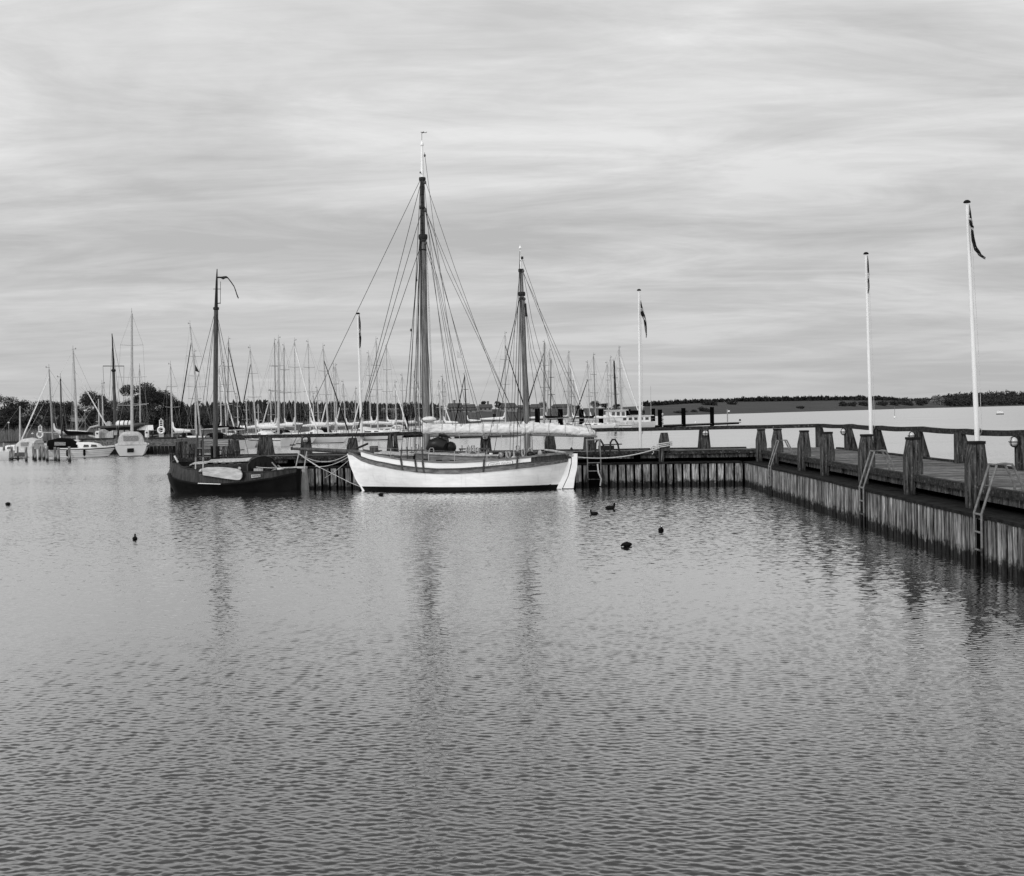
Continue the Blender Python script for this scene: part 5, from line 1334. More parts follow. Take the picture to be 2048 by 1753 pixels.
for q in YL:
    px, pxt, pyt, D, hd, op, words = q[:7]
    op = dict(op)
    if len(q) > 7: op['tone'] = q[7]
    w = place_words(px)
    lab = 'white yacht with ' + ' '.join(words.split()[:6]) + ', ' + w
    if len(lab.replace(',', ' ').split()) > 16: lab = 'yacht with ' + ' '.join(words.split()[:6]) + ', ' + w
    if len(lab.replace(',', ' ').split()) > 16: lab = 'yacht with mast, ' + w
    op.setdefault('style', {}); op['style'] = dict(op['style'])
    if px % 3 == 0: op['style'].setdefault('stripe', SAILD)
    if px % 2: op['style'].setdefault('fender', -1 if hd > 0 else 1)
    yacht(px, pxt, pyt, D, lab, hd, **op)

# ---- the left-hand group, nearer
def pile(px, y0, y1, lab, r=.16, D=None):
    D = D or onz(px, y1, 0).y; zt = at(px, y0, D).z; x = xat(px, D, zt / 2); b = V((x, D, -1)); m = MB(); m.tube([b, V((x + random.uniform(-.05, .05), D, zt))], [r * 1.05, r * .9], 8)
    tag(m.build('mooring_pile', PILE, smooth=True), lab, 'mooring pile', 'mooring piles in front of the motor boats')
for px, y0, y1, lab in ((8, 886, 919, 'leftmost slim mooring pile by the cabin cruiser'), (24, 893, 920, 'mooring pile at the cabin cruiser bow'), (36, 893, 919, 'thin mooring pile before the cruiser canopy'), (52, 894, 922, 'thickest mooring pile in front of the dark stern panel'),
                        (66, 893, 919, 'mooring pile at the end of the dark stern panel'), (71, 898, 921, 'mooring pile between cruiser and clinker boat, left of three'), (79, 893, 919, 'mooring pile between cruiser and clinker boat, middle of three'), (88, 892, 919, 'mooring pile between cruiser and clinker boat, right of three'),
                        (94, 892, 922, 'tall dark mooring pile near the clinker boat stern'), (111, 894, 921, 'pale-topped mooring pile at the clinker boat stern'), (117, 895, 922, 'mooring pile touching the dark canopy of the clinker boat'), (139, 893, 923, 'stout mooring pile before the clinker boat canopy')):
    pile(px, y0, y1, lab, .135 if px not in (36, 66) else .10)
DL = 121
yacht(40, 40, 812, 128, 'low boat with a short bare white mast above the cabin cruiser', -1, boom=None, hdir=V((1, .25, 0)), L=7.5, spreaders=(), group='boats along the left quay')
yacht(106, 98, 738, 131, 'boat with grey mast and pale triangular sail cover behind the clinker boat', -1, boom='pale', tone=ALUD, hdir=V((.9, .5, 0)), L=8.5, spreaders=(.62,), stay=(SAILW, .9), group='boats along the left quay')
yacht(155, 146, 701, 135, 'boat with tall white mast behind the clinker boat cabin', 1, boom='bare', hdir=V((.9, .45, 0)), L=10, spreaders=(.33, .68), stay=(SAILW, .8), rmast=.13, group='boats along the left quay')
yacht(124, 121, 757, 127, 'boat with thin black mast and black boom cover behind the clinker boat', -1, boom='dark', tone=MASTD, hdir=V((1, .06, 0)), L=7.5, spreaders=(.5,), group='boats along the left quay')
c = V((xat(162, 117.5, .5), 117.5, 0)); t = thing('clinker_boat', 'white double-ended clinker boat with black canopy, bow pointing right', 'motor boat', c, math.atan2(.06, 1)); FENCE_SEGS.append((c - V((2.8, 0, 0)), c + V((2.8, 0, 0)), 2.2))
pt, sh = yacht_parts(t, 6.5, 2.2, .82, dict(double=True, hood=SAILD, hx=(-.46, -.02), hh=1.15, cx=(-.04, .34), ch=.66, win=((.28, .50), (.56, .80)), fender=-1, fm=SAILD, stripe=SAILD))
for v in (.5, .62, .74):
    m = MB(); m.loft([[pt(i / 18, v, -1) + V((0, -.012, 0)), pt(i / 18, v + .025, -1) + V((0, -.022, 0))] for i in range(19)], cap=False, close=False); m.build('plank_edge', GELG, t)
c = V((xat(274, 118, .5), 118, 0)) + V((-1.6, 5.2, 0)); d = V((-.30, 1, 0)).normalized()
yl_ = yacht(264, 263.5, 627, c.y + .2, 'white yacht stern-on with tall bare mast and pale full canopy', 1, boom='bare', hdir=d, L=11.5, spreaders=(.28, .50, .75), rmast=.13, fixed=True,
      style=dict(hood=CANG, hx=(-.47, -.16), hh=1.40, backwin=True, fb=1.05, stripe=SAILD, wide=1), group='boats along the left quay')
m = MB(); m.box((-5.62, .05, .62), (.10, .62, .42)); m.build('transom_door', BLACK, yl_)
yacht(281, 279, 736, 142, 'boat with half-brown half-white mast behind the stern-on yacht', 1, boom='dark', tone=ALU, hdir=V((-.3, 1, 0)), L=8, spreaders=(.5,), group='boats along the left quay')
yacht(207, 204, 769, 150, 'small yacht with thin mast behind the harbour shed', 1, boom=None, hdir=V((.8, .6, 0)), L=7.5, spreaders=(.45,), group='boats along the left quay')
yacht(199, 197, 798, 155, 'small yacht with the shortest thin mast behind the shed', 1, boom=None, hdir=V((.8, .6, 0)), L=6.5, spreaders=(.45,), group='boats along the left quay')
# transom details of the stern-on yacht come with a door panel
def gaffer():
    D = 142; x = xat(230, D, 1); t = thing('gaff_sailer', 'old gaff vessel with tall dark mast and crossyard behind the shed', 'sailing boat', V((x, D, 0)), math.atan2(.6, .8), 'boats along the left quay')
    pt, sh = yacht_parts(t, 11, 3.4, 1.3, dict(double=True, hull=TAR, deck=TEAK, cx=(-.2, .1)))
    inv = Matrix.Rotation(-math.atan2(.6, .8), 3, 'Z'); w = lambda px, py: inv @ (at(px, py, D) - V((x, D, 0)))
    m = MB(); m.tube([w(231, 872), w(229, 800), w(227, 740)], [.20, .19, .17], 8); mo = m.build('mast', MASTB, t, smooth=True)
    m = MB(); m.tube([w(227, 742), w(226, 705), w(224, 667)], [.14, .10, .05], 8); m.build('topmast', MASTD, mo, smooth=True)
    m = MB(); m.lathe(w(227, 741), [(.12, -.25), (.3, 0), (.2, .15), (.12, .2)], 8); m.build('crosstree', RUST, mo)
    m = MB(); m.tube([w(206, 732), w(248, 732)], .07, 6); m.build('yard', TEAK, mo)
    for a, b in (((224.5, 690), (214, 870)), ((225, 690), (247, 868)), ((227, 742), (219, 870)), ((227, 742), (240, 870)), ((225, 672), (262, 852)), ((206, 732), (212, 868)), ((248, 732), (246, 868))):
        m = MB(); m.tube([w(*a), w(*b)], .018, 4, cap=False); m.build('shroud', WIRE, t)
gaffer()
# cabin cruiser with canopy, seen from its quarter
c = V((xat(40, 121, .5), 121, 0)); t = thing('cabin_cruiser', 'white cabin cruiser with pale canvas canopy and dark stern panel', 'motor boat', c, math.atan2(.35, -1.0))
pt, sh = yacht_parts(t, 6.0, 2.3, .75, dict(cx=(-.02, .36), ch=.55, hood=CANG, hx=(-.40, .02), hh=1.25, win=((.2, .5),)))
m = MB(); m.box((-.6, 1.02, .35), (2.1, .08, .42)); m.build('dark_panel', WINDOW, t)
m = MB(); m.box((-3.1, 0, .45), (.35, .5, .9)); m.build('outboard_motor', GELG, t)
c = V((xat(-24, 114, .5), 114, 0)); t = thing('motor_boat', 'white motor boat cut off by the left picture edge with black bathing platform', 'motor boat', c, math.pi)
pt, sh = yacht_parts(t, 4.6, 2.0, .8, dict(cx=(-.1, .3)))
m = MB(); m.box((-2.65, 0, .12), (.7, 1.6, .10)); m.build('bathing_platform', BLACK, t)
# quay, shed and quay furniture
def quay(px0, px1, D0, D1, z, label):
    a, b = V((xat(px0, D0, z), D0, 0)), V((xat(px1, D1, z), D1, 0)); d = (b - a).normalized(); n = V((-d.y, d.x, 0)); t = thing('timber_quay', label, 'quay', (a + b) / 2)
    m = MB(); k = int((b - a).length / .45)
    for i in range(k):
        p, q = a.lerp(b, i / k), a.lerp(b, (i + .8) / k); m.hexa([p + V((0, 0, -.8)), q + V((0, 0, -.8)), q + n * .2 + V((0, 0, -.8)), p + n * .2 + V((0, 0, -.8)), p + V((0, 0, z - .3)), q + V((0, 0, z - .3)), q + n * .2 + V((0, 0, z - .3)), p + n * .2 + V((0, 0, z - .3))])
    m.build('sheet_piling', QUAYW, t, world=True)
    m = MB(); n2 = n * 7; m.hexa([a + n * .21 + V((0, 0, -.8)), b + n * .21 + V((0, 0, -.8)), b + n2 + V((0, 0, -.8)), a + n2 + V((0, 0, -.8)), a - n * .1 + V((0, 0, z)), b - n * .1 + V((0, 0, z)), b + n2 + V((0, 0, z)), a + n2 + V((0, 0, z))]); m.build('deck', DECK, t, world=True)
    m = MB(); m.hexa([a - n * .15 + V((0, 0, z + .01)), b - n * .15 + V((0, 0, z + .01)), b + n * .15 + V((0, 0, z + .01)), a + n * .15 + V((0, 0, z + .01)), a - n * .15 + V((0, 0, z + .2)), b - n * .15 + V((0, 0, z + .2)), b + n * .15 + V((0, 0, z + .2)), a + n * .15 + V((0, 0, z + .2))]); m.build('kerb', RAILW, t, world=True)
quay(168, 352, 130, 126.5, 1.5, 'dark timber quay carrying the harbour shed')
quay(-30, 166, 139, 137, 1.2, 'low timber quay behind the cabin cruiser')
D = 134; zq = 1.5
def W3(px, py, d=D): return at(px, py, d)
c = V((xat(234, D, 2), D, zq)); t = thing('harbour_shed', 'tarred timber harbour shed with flat dark roof on the quay', 'shed', c)
x0, x1 = xat(203, D, 2) - c.x, xat(268, D, 2) - c.x; hz = at(230, 855, D).z - zq
m = MB(); n = 22
for i in range(n):
    a, b = lerp(x0, x1, i / n), lerp(x0, x1, (i + .96) / n); m.box(((a + b) / 2, 0, hz / 2), (b - a, .06, hz))
for i in range(10): m.box((x1 - .03, .2 + i * .4, hz / 2), (.06, .38, hz)); m.box((x0 + .03, .2 + i * .4, hz / 2), (.06, .38, hz))
m.box(((x0 + x1) / 2, 4.1, hz / 2), (x1 - x0, .06, hz)); m.build('wall', SHEDW, t)
m = MB(); m.hexa([V((x0 - .3, -.5, hz - .05)), V((x1 + .3, -.5, hz + .05)), V((x1 + .3, 4.4, hz + .3)), V((x0 - .3, 4.4, hz + .2)), V((x0 - .3, -.5, hz + .12)), V((x1 + .3, -.5, hz + .22)), V((x1 + .3, 4.4, hz + .47)), V((x0 - .3, 4.4, hz + .37))]); m.build('roof', ROOFD, t)
for a in (.18, .42, .62, .8):
    xx = lerp(x0, x1, a); m = MB(); m.box((xx, -.05, hz * .55), (.5, .05, hz * (.7 if a == .18 else .42))); m.build('door' if a == .18 else 'window', GELG if a != .18 else MASTD, t)
m = MB(); p = W3(249, 848.5, D + 1.2); m.tube([p + V((-.9, 0, 0)), p + V((-.75, 0, 0)), p + V((.75, 0, 0)), p + V((.9, 0, 0))], [.3, .42, .42, .3], 12); lr = m.build('liferaft_canister', GEL, smooth=True); tag(lr, 'fat white strapped canister lying on the shed roof', 'canister')
for k in (-.45, 0.05, .5):
    m = MB(); m.lathe(p + V((k, 0, 0)), [(.40, -.05), (.44, -.05), (.44, .05), (.40, .05)], 14, Matrix.Rotation(R(90), 3, 'Y')); m.build('strap', SAILD, lr, world=True)
p = W3(218, 849, D + .8); m = MB(); m.box(p, (.5, .5, .5)); m.box(p + V((0, 0, .3)), (.3, .3, .12)); tag(m.build('roof_box', GELG), 'small pale box standing on the left part of the shed roof', 'box')
# awning right of the shed
c = V((xat(287, 136, 2), 136, zq)); t = thing('canvas_awning', 'pale flat canvas awning between shed and stern-on yacht', 'awning', c)
a, b = xat(264, 136, 3) - c.x, xat(312, 136, 3) - c.x; za = at(287, 853, 136).z - zq
m = MB(); m.hexa([V((a, -1, za - .35)), V((b, -1, za - .45)), V((b - .8, 1.5, za + .1)), V((a + .5, 1.5, za + .1)), V((a, -1, za - .31)), V((b, -1, za - .41)), V((b - .8, 1.5, za + .14)), V((a + .5, 1.5, za + .14))]); m.build('canvas', SAILW, t)
for q in ((a + .1, -.9), (b - .15, -.9), (b - .9, 1.4), (a + .6, 1.4)):
    m = MB(); m.tube([V((q[0], q[1], 0)), V((q[0], q[1], za - .36 if q[1] < 0 else za + .08))], .05, 6); m.build('leg', MASTD, t)
# life ring stands, power posts, lamps on the quay
def lifering(px, pyt, D, z0, label):
    c = V((xat(px, D, 2), D, z0)); h = at(px, pyt, D).z - z0; t = thing('life_ring_stand', label, 'life ring stand', c)
    m = MB()
    for e in (-.18, .18): m.tube([V((e, 0, 0)), V((e, 0, h * .9))], .045, 6)
    for i in range(6): m.tube([V((-.18, 0, h * (.4 + .1 * i))), V((.18, 0, h * (.4 + .1 * i)))], .035, 5)
    m.tube([V((0, 0, h * .9)), V((0, 0, h))], .04, 5); m.build('ladder_frame', GEL, t)
    m = MB(); r = .33; ax = Matrix.Rotation(R(90), 3, 'X')
    m.tube([V((r * math.cos(q), -.12, h * .42 + r * math.sin(q))) for q in [2 * math.pi * k / 16 for k in range(17)]], .10, 8); m.build('life_ring', GEL, t, smooth=True)
    m = MB(); m.box((0, -.06, h * .2), (.5, .12, .5)); m.build('box', GELG, t)
lifering(81, 849, 141, 1.2, 'white ladder-topped life ring stand behind the cabin cruiser')
lifering(323, 836, 128, 1.5, 'white ladder-topped life ring stand right of the awning')
def power_post(px, pyt, D, z0, label, w=.34):
    c = V((xat(px, D, 2), D, z0)); h = at(px, pyt, D).z - z0; t = thing('power_post', label, 'power post', c)
    m = MB(); m.prism([(-w / 2, 0), (w / 2, 0), (w / 2, h * .85), (w * .75, h), (-w * .2, h * 1.02), (-w / 2, h * .9)], lambda a, b: V((a, -.15, b)), lambda a, b: V((a, .15, b))); m.build('cabinet', GEL, t)
    m = MB(); m.box((.02, -.17, h * .72), (w * .5, .04, h * .16)); m.build('socket_panel', RUST, t)
power_post(122, 865, 139, 1.2, 'white power post right of the black mast on the low quay')
power_post(195, 862, 131, 1.5, 'tall white power post left of the harbour shed', .40)
power_post(294, 860, 128, 1.5, 'white power post with rope reel beside the stern-on yacht canopy', .36)
for px, y0, D, z0, lab in ((18, 846, 146, 1.2, 'thin lamp pole standing before the dark bushes at the far left'), (65, 868, 142, 1.2, 'short thin pole left of the life ring stand'), (171, 822, 146, 1.2, 'thin pole before the pale field left of the shed')):
    c = V((xat(px, D, 2), D, z0)); h = at(px, y0, D).z - z0; t = thing('lamp_pole', lab, 'lamp post', c); m = MB(); m.tube([(0, 0, 0), (0, 0, h)], .05, 6); m.build('pole', GALV, t); m = MB(); m.blob((0, 0, h + .05), (.14, .14, .1)); m.build('lamp_head', GEL, t)
# stacked gear on the quay: pale sails and an upturned dinghy
c = V((xat(214, 131.5, 2), 131.5, 1.5)); t = thing('folded_sailcloth', 'crumpled pale sailcloth hung before the shed wall', 'sailcloth', c); m = MB()
m.prism([(-.8, .1), (.7, 0), (.75, 1.0), (.3, .85), (-.3, 1.15), (-.85, 1.1)], lambda a, b: V((a, -.2 + .1 * math.sin(a * 5), b)), lambda a, b: V((a, .05, b))); m.build('cloth', WHITED, t)
c = V((xat(190, 131, 2), 131, 1.5)); t = thing('upturned_dinghy', 'pale dinghy end curving out behind the tall power post', 'dinghy', c); m = MB()
m.tube([V((.4, 0, .2)), V((-.6, 0, .45)), V((-.85, 0, .9)), V((-.5, 0, 1.35)), V((.4, 0, 1.55))], .11, 8); m.build('hull', WHITED, t, smooth=True)

# ---- workboat by the last flagpole, old lighter alongside the jetty
D = 246; c = V((xat(1256, D, 1), D, 0)); t = thing('workboat', 'white workboat with high wheelhouse and dark canopy behind the flagpole', 'workboat', c, math.atan2(-.25, -1))
yacht_parts(t, 11.5, 3.6, 1.3, dict(cabin=False, fender=1))
m = MB(); m.box((-1.2, 0, 1.9), (6.4, 2.9, 1.3)); ca = m.build('deckhouse', GEL, t)
m = MB(); m.box((-1.4, 0, 2.60), (7.4, 3.2, .12)); m.build('roof_slab', GEL, ca)
for i in range(5):
    for sd in (-1, 1):
        m = MB(); m.box((-3.6 + i * 1.2, sd * 1.46, 2.0), (.7, .05, .55)); m.build('window', WINDOW, ca)
m = MB(); m.box((2.6, 0, 2.6), (3.4, 2.8, 2.3)); wh = m.build('wheelhouse', GEL, t)
m = MB(); m.box((2.5, 0, 3.82), (4.2, 3.3, .14)); m.build('roof_slab', GEL, wh)
for i in range(3):
    for sd in (-1, 1):
        m = MB(); m.box((1.5 + i * 1.05, sd * 1.42, 3.05), (.62, .05, .8)); m.build('window', WINDOW, wh)
m = MB(); m.box((-1.4, 0, 3.3), (3.6, 2.6, .8)); m.build('canopy', SAILD, t)
m = MB(); m.tube([V((-3.2, 0, 3.2)), V((-3.2, 0, 5.5))], .05, 5); m.tube([V((-3.6, 0, 4.4)), V((-2.8, 0, 4.4))], .04, 5); m.build('light_mast', GEL, t)
m = MB(); m.tube([V((-4.6, 1.2, 2.6)), V((-4.6, 1.2, 8.6))], .045, 5); m.build('aerial', ALU, t)
D = 183; a, b = V((xat(893, 180, .5), 180, 0)), V((xat(1031, 187, .5), 187, 0)); d = (b - a).normalized(); t = thing('old_lighter', 'long grey lighter with looped rope fender seen under the main sail', 'barge', (a + b) / 2, math.atan2(d.y, d.x)); L = (b - a).length
m = MB(); m.loft([[V((x, -w, -.4)), V((x, -w * 1.02, .25)), V((x, -w * 1.04, z)), V((x, w * 1.04, z)), V((x, w * 1.02, .25)), V((x, w, -.4))] for x, w, z in ((-L / 2, .5, 1.45), (-L * .45, 1.5, 1.35), (-L * .2, 1.8, 1.2), (L * .3, 1.8, 1.2), (L * .46, 1.4, 1.3), (L / 2, .6, 1.4))]); m.build('hull', GELG, t)
m = MB(); m.box((0, 0, 1.28), (L * .8, 3.4, .14)); m.build('deck', DECK, t)
m = MB(); m.box((0, -1.87, .12), (L * .96, .06, .22)); m.build('boot_top', BLACK, t)
m = MB()
for i in range(12):
    x = -L * .36 + i * L * .72 / 12; m.tube([V((x + L * .06 * k / 6, -1.95, 1.05 - .22 * math.sin(math.pi * k / 6))) for k in range(7)], .035, 5)
m.build('rope_swags', RUST, t)
m = MB(); m.box((L * .18, 0, 1.75), (2.6, 2.2, .9)); m.box((L * .18, 0, 2.24), (2.9, 2.5, .1)); m.build('deckhouse', GEL, t)
for px, y0, sz, lab in ((912, 697, 0, 'small pale triangular pennant flying in the ketch rigging'),):
    o_ = [K(913, 700, -.2), K(914.5, 716, -.2), K(928, 716.5, -.2), K(921, 708, -.2)]
    m = MB(); m.add([L2(p) for p in o_], [(0, 1, 2, 3)]); fl = m.build('pennant', FWHITE); tag(fl, lab, 'flag'); md = fl.modifiers.new('thick', 'SOLIDIFY'); md.thickness = .01
def smallflag(px, y0, x1, y1, D, lab, ma, pole_y):
    p, q, r_ = at(px, y0, D), at(px + .5, y1, D), at(x1, y1 + 3, D); t = thing('pennant_staff', lab, 'flag', V((p.x, D, at(px, pole_y, D).z)))
    m = MB(); m.tube([at(px, y0 - 6, D), at(px, pole_y, D)], .03, 4); m.build('staff', ALU, t, world=True)
    m = MB(); m.add([p, q, r_, p.lerp(r_, .5)], [(0, 1, 2, 3)]); f_ = m.build('cloth', ma, t, world=True); md = f_.modifiers.new('thick', 'SOLIDIFY'); md.thickness = .02
smallflag(390, 728, 399, 742, 146, 'dark triangular pennant on a thin staff left of the barge mast', RED, 860)
smallflag(1246, 767, 1254, 776, 243, 'small pale flag on a thin staff right of the tall pale mast', FWHITE, 845)
# ---- buoys
def buoy(px, py, r, lab, ma=GEL, pole=0):
    c = onz(px, py, 0); t = thing('mooring_buoy', lab, 'buoy', c, 0, 'buoys on the open bay'); m = MB(); m.blob((0, 0, r * .55), (r, r, r)); m.build('float', ma, t, smooth=True)
    if pole: m = MB(); m.tube([(0, 0, r), (0, 0, r + pole)], .06, 5); m.build('pole', GALV, t)
buoy(1789.5, 836, .38, 'white ball buoy with a thin staff right of the second flagpole', pole=3)
buoy(1391, 846, .28, 'small pale buoy left of the last black pile'); buoy(1480, 841.5, .35, 'tiny dark buoy right of the jetty tip', BLACK)
c = onz(2000, 829, 0); c.z = 0; k = c.y / F; t = thing('moored_raft', 'white hump-backed raft with black base out on the bay', 'raft', c); m = MB(); m.box((0, 0, k * .9), (12.5 * k, 7 * k, k * 2.4)); m.build('base', BLACK, t)
m = MB(); m.prism([(-6 * k, 2.1 * k), (5.8 * k, 2.1 * k), (5.2 * k, 5.5 * k), (2 * k, 6 * k), (1 * k, 7.6 * k), (-4.5 * k, 7.2 * k)], lambda a, b: V((a, -2.5 * k, b)), lambda a, b: V((a, 2.5 * k, b))); m.build('housing', GEL, t)
m = MB(); m.tube([(0, 0, 7 * k), (0, 0, 9 * k)], .4 * k, 6); m.build('beacon', BLACK, t)

# ================================================================== THE FAR BANK: meadow, trees, woods, farm
def meadow():
    m = MB(); rows = []
    for px in range(-60, 231, 10):
        row = []
        for i in range(9):
            D = lerp(262 + 6 * math.sin(px * .07), 322, i / 8); row.append(V((xat(px, D, 2), D, ground_z(px, D) + .45)))
        rows.append(row)
    m.loft(rows, cap=False, close=False); o = m.build('meadow', MEADOW, smooth=True); o['kind'] = 'structure'
MEADOW = mat('pale_meadow', 0.13, 0.95, 0.4, 0.10, (1, 3, 1), detail=10)
meadow()
def reeds():
    m = MB()
    for _ in range(5200):
        px = random.uniform(-60, 235); D = SHORE(px) + random.uniform(-1.5, 8); x = xat(px, D, 1); z = max(0, ground_z(px, D)); h = random.uniform(1.2, 2.3); a = random.uniform(-.3, .3)
        m.add([V((x - .06, D, z - .2)), V((x + .06, D, z - .2)), V((x + a, D + random.uniform(-.2, .2), z + h))], [(0, 1, 2)])
    o = m.build('reeds', REED); o['kind'] = 'stuff'
reeds()
TG = 'trees on the left bank'
for a in ((8, 791, 268, 84, LEAF, 2400, .8, 'dark spreading tree at the far left edge of the skyline'), (40, 799, 274, 60, LEAF, 1500, 1.0, 'thin bare-topped tree next to the far left tree'), (78, 803, 282, 90, LEAF, 2000, .4, 'low dark tree behind the grey-masted boat'),
          (112, 805, 290, 84, LEAF, 2000, .4, 'low dark tree behind the black mast'), (142, 805, 292, 70, LEAF, 1500, .8, 'small bare tree behind the tall white mast of the quay'), (184, 787, 255, 84, LEAF, 3000, 1.8, 'lacy bare tree left of the gaff vessel'),
          (213, 795, 262, 66, LEAF, 2800, .8, 'dark tree directly behind the gaff vessel mast'), (243, 793, 258, 50, LEAFP, 420, 2.2, 'pale bare tree between crossyard mast and round tree'), (284, 766, 262, 84, LEAF, 7500, .8, 'tallest round dense tree on the left bank'),
          (324, 783, 268, 80, LEAF, 4200, 1.8, 'bare-twigged tree just right of the tallest round tree'), (352, 798, 276, 60, LEAF, 1800, .6, 'low tree where the left bank meets the pine wood'), (396, 797, 300, 34, LEAFM, 350, 2.0, 'bare tree standing above the wood left of the barge mast')):
    tree('bare_tree' if a[6] > 1 else 'broadleaf_tree', a[7], a[0], a[1], a[2], a[3], a[4], n=a[5], group=TG, bare=a[6], low=.22)
words_b = ['far left', 'second from the left', 'third from the left', 'fourth from the left', 'fifth from the left', 'sixth from the left', 'seventh from the left', 'eighth from the left', 'ninth from the left', 'tenth from the left', 'eleventh from the left', 'twelfth from the left', 'thirteenth from the left', 'fourteenth from the left']
for i, (px, y, w) in enumerate(((-6, 833, 44), (22, 838, 40), (46, 834, 42), (70, 832, 46), (97, 830, 46), (122, 834, 40), (146, 848, 30), (172, 852, 34), (197, 838, 40), (222, 822, 48), (250, 818, 52), (278, 812, 56), (306, 816, 54), (334, 818, 52))):
    tree('bush', 'dark dense bush on the left shore, ' + words_b[i] + ' in the row', px, y, 196 + (i % 3) * 9 + max(0, (px - 200) * .15), w * 1.55, LEAF if i % 3 else LEAFM, n=2600, group='bushes along the left shore', low=.08, size=.34, cat='bush')

def conifer(m, x, y, z, h, r):
    n = 7; L = 6
    for l in range(L):
        z0 = z + h * (l / L) * .96 - h * .02; z1 = z0 + h * (1.9 / L); rr = r * (1 - l / L) ** .8 * random.uniform(.8, 1.15); tip = V((x + random.uniform(-.1, .1) * r, y, min(z1, z + h)))
        ps = [V((x + rr * math.cos(6.283 * k / n + l) * random.uniform(.6, 1.25), y + rr * math.sin(6.283 * k / n + l) * random.uniform(.6, 1.25), z0 - random.uniform(0, h * .05))) for k in range(n)]
        m.add(ps + [tip], [(k, (k + 1) % n, n) for k in range(n)])
SKY1 = curve([(330, 810), (400, 806), (450, 801), (520, 798), (560, 801), (620, 803), (700, 801), (760, 803), (820, 803), (850, 803), (872, 806), (884, 812)])
m = MB()
for px in np.arange(330, 884, 2.3):
    for row in range(3):
        p = px + random.uniform(-2, 2); D = lerp(SHORE(p), RIDGE_D(p), (.95, .72, .5)[row]) + random.uniform(-8, 8); zb = ground_z(p, D)
        yt = SKY1(p) + random.uniform(-4, 5) + (0, 5, 14)[row]; h = at(p, yt, D).z - zb
        if h > 2: conifer(m, xat(p, D, zb), D, zb, h * random.choice((.8, .88, .94, 1)), h * random.uniform(.24, .36) + .8)
for dy, f in ((5, .93), (12, .7), (22, .48), (32, .3)):
    px = 330
    while px < 880:
        D = lerp(SHORE(px), RIDGE_D(px), f); zb = ground_z(px, D); h = max(2.5, at(px, SKY1(px) + dy, D).z - zb); w = 7 * D / F
        leaf_tris(m, (xat(px, D, zb), D, zb + h * .5), (w, w, h * .48), 45, .0022 * D); px += 6
o = m.build('pine_wood', NEEDLE); o['kind'] = 'stuff'
tag(o, 'dark pine wood along the skyline behind the marina masts', 'wood')
for i, (px, y, w, tone, lab) in enumerate(((566, 823, 34, LEAFM, 'rounded lighter bush before the pine wood, left of a pair'), (596, 828, 34, LEAFM, 'rounded lighter bush before the pine wood, right of a pair'), (632, 829, 30, LEAFM, 'rounded bush before the pine wood behind a tall mast'), (676, 834, 40, LEAF, 'dark bush at the left end of the pale field'),
                        (778, 817, 34, LEAFP, 'pale blossoming tree in front of the pine wood left of the main mast'), (744, 836, 40, LEAF, 'dark bush left of the pale blossoming tree'), (800, 838, 44, LEAF, 'dark bush below the pale blossoming tree'))):
    D = lerp(SHORE(px), RIDGE_D(px), .30); tree('bush' if tone is not LEAFP else 'broadleaf_tree', lab, px, y, D, w, tone, n=1100, group='bushes before the pine wood', low=.15, size=.0012 * D, cat='bush' if tone is not LEAFP else 'tree')
def mass(m, px0, px1, step, ytop, Df, n, size, hmin=3.0, cover=None, jy=2.0):
    """clumped broadleaf crowns of a far wood"""
    px = px0
    while px < px1:
        p = px + random.uniform(-step, step) * .4; D = Df(p); zb = ground_z(p, D); h = max(hmin, at(p, ytop(p) + random.uniform(-jy * .5, jy), D).z - zb); w = step * D / F * random.uniform(.7, 1.15)
        for q in range(3):
            cz = zb + h * (.25, .55, .78)[q]; leaf_tris(m, (xat(p, D, cz) + random.uniform(-.2, .2) * w, D, cz), (w * (1.0, .95, .6)[q], w * .8, h * (.28, .3, .24)[q]), n, size)
        px += step
SKY2 = curve([(1290, 808), (1340, 804), (1380, 804), (1420, 803), (1470, 800), (1500, 797), (1560, 795), (1640, 794), (1700, 793), (1770, 792), (1790, 796), (1850, 797), (1880, 792), (1910, 787), (1960, 784), (2048, 781), (2150, 779), (2300, 776)])
m = MB(); mass(m, 1290, 1490, 5, SKY2, lambda p: RIDGE_D(p) * .99, 22, 3.0); 
mass(m, 1484, 1800, 4.5, lambda p: SKY2(p) + 1.0, lambda p: RIDGE_D(p) * .985, 34, 4.0, jy=3.5)
px = 1490
while px < 1800:
    D = RIDGE_D(px) * random.uniform(.965, .99); zb = ground_z(px, D) - 2; h = at(px, SKY2(px) + random.uniform(-2.0, 2.0), D).z - zb; conifer(m, xat(px, D, zb), D, zb, max(5, h), max(5, h) * .3 + 1); px += random.uniform(2, 11)
o = m.build('ridge_treeline', NEEDLE); o['kind'] = 'stuff'; tag(o, 'thin dark treeline along the ridge across the bay', 'wood')
m = MB()
for f, dy in ((.96, 0), (.75, 4), (.5, 9), (.28, 14), (.10, 18)):
    mass(m, 1868 + dy * 1.5, 2330, 9, lambda p, dy=dy: SKY2(p) + dy * (1.0 if p > 1900 else .6), lambda p, f=f: lerp(SHORE(p), RIDGE_D(p), f), 30, 5.5, 6)
mass(m, 1800, 1880, 7, lambda p: 797, lambda p: RIDGE_D(p) * .97, 22, 4.0)
o = m.build('broadleaf_wood', LEAFW if 'LEAFW' in globals() else LEAF); o['kind'] = 'stuff'; tag(o, 'dense broadleaf wood on the headland at the right edge', 'wood')
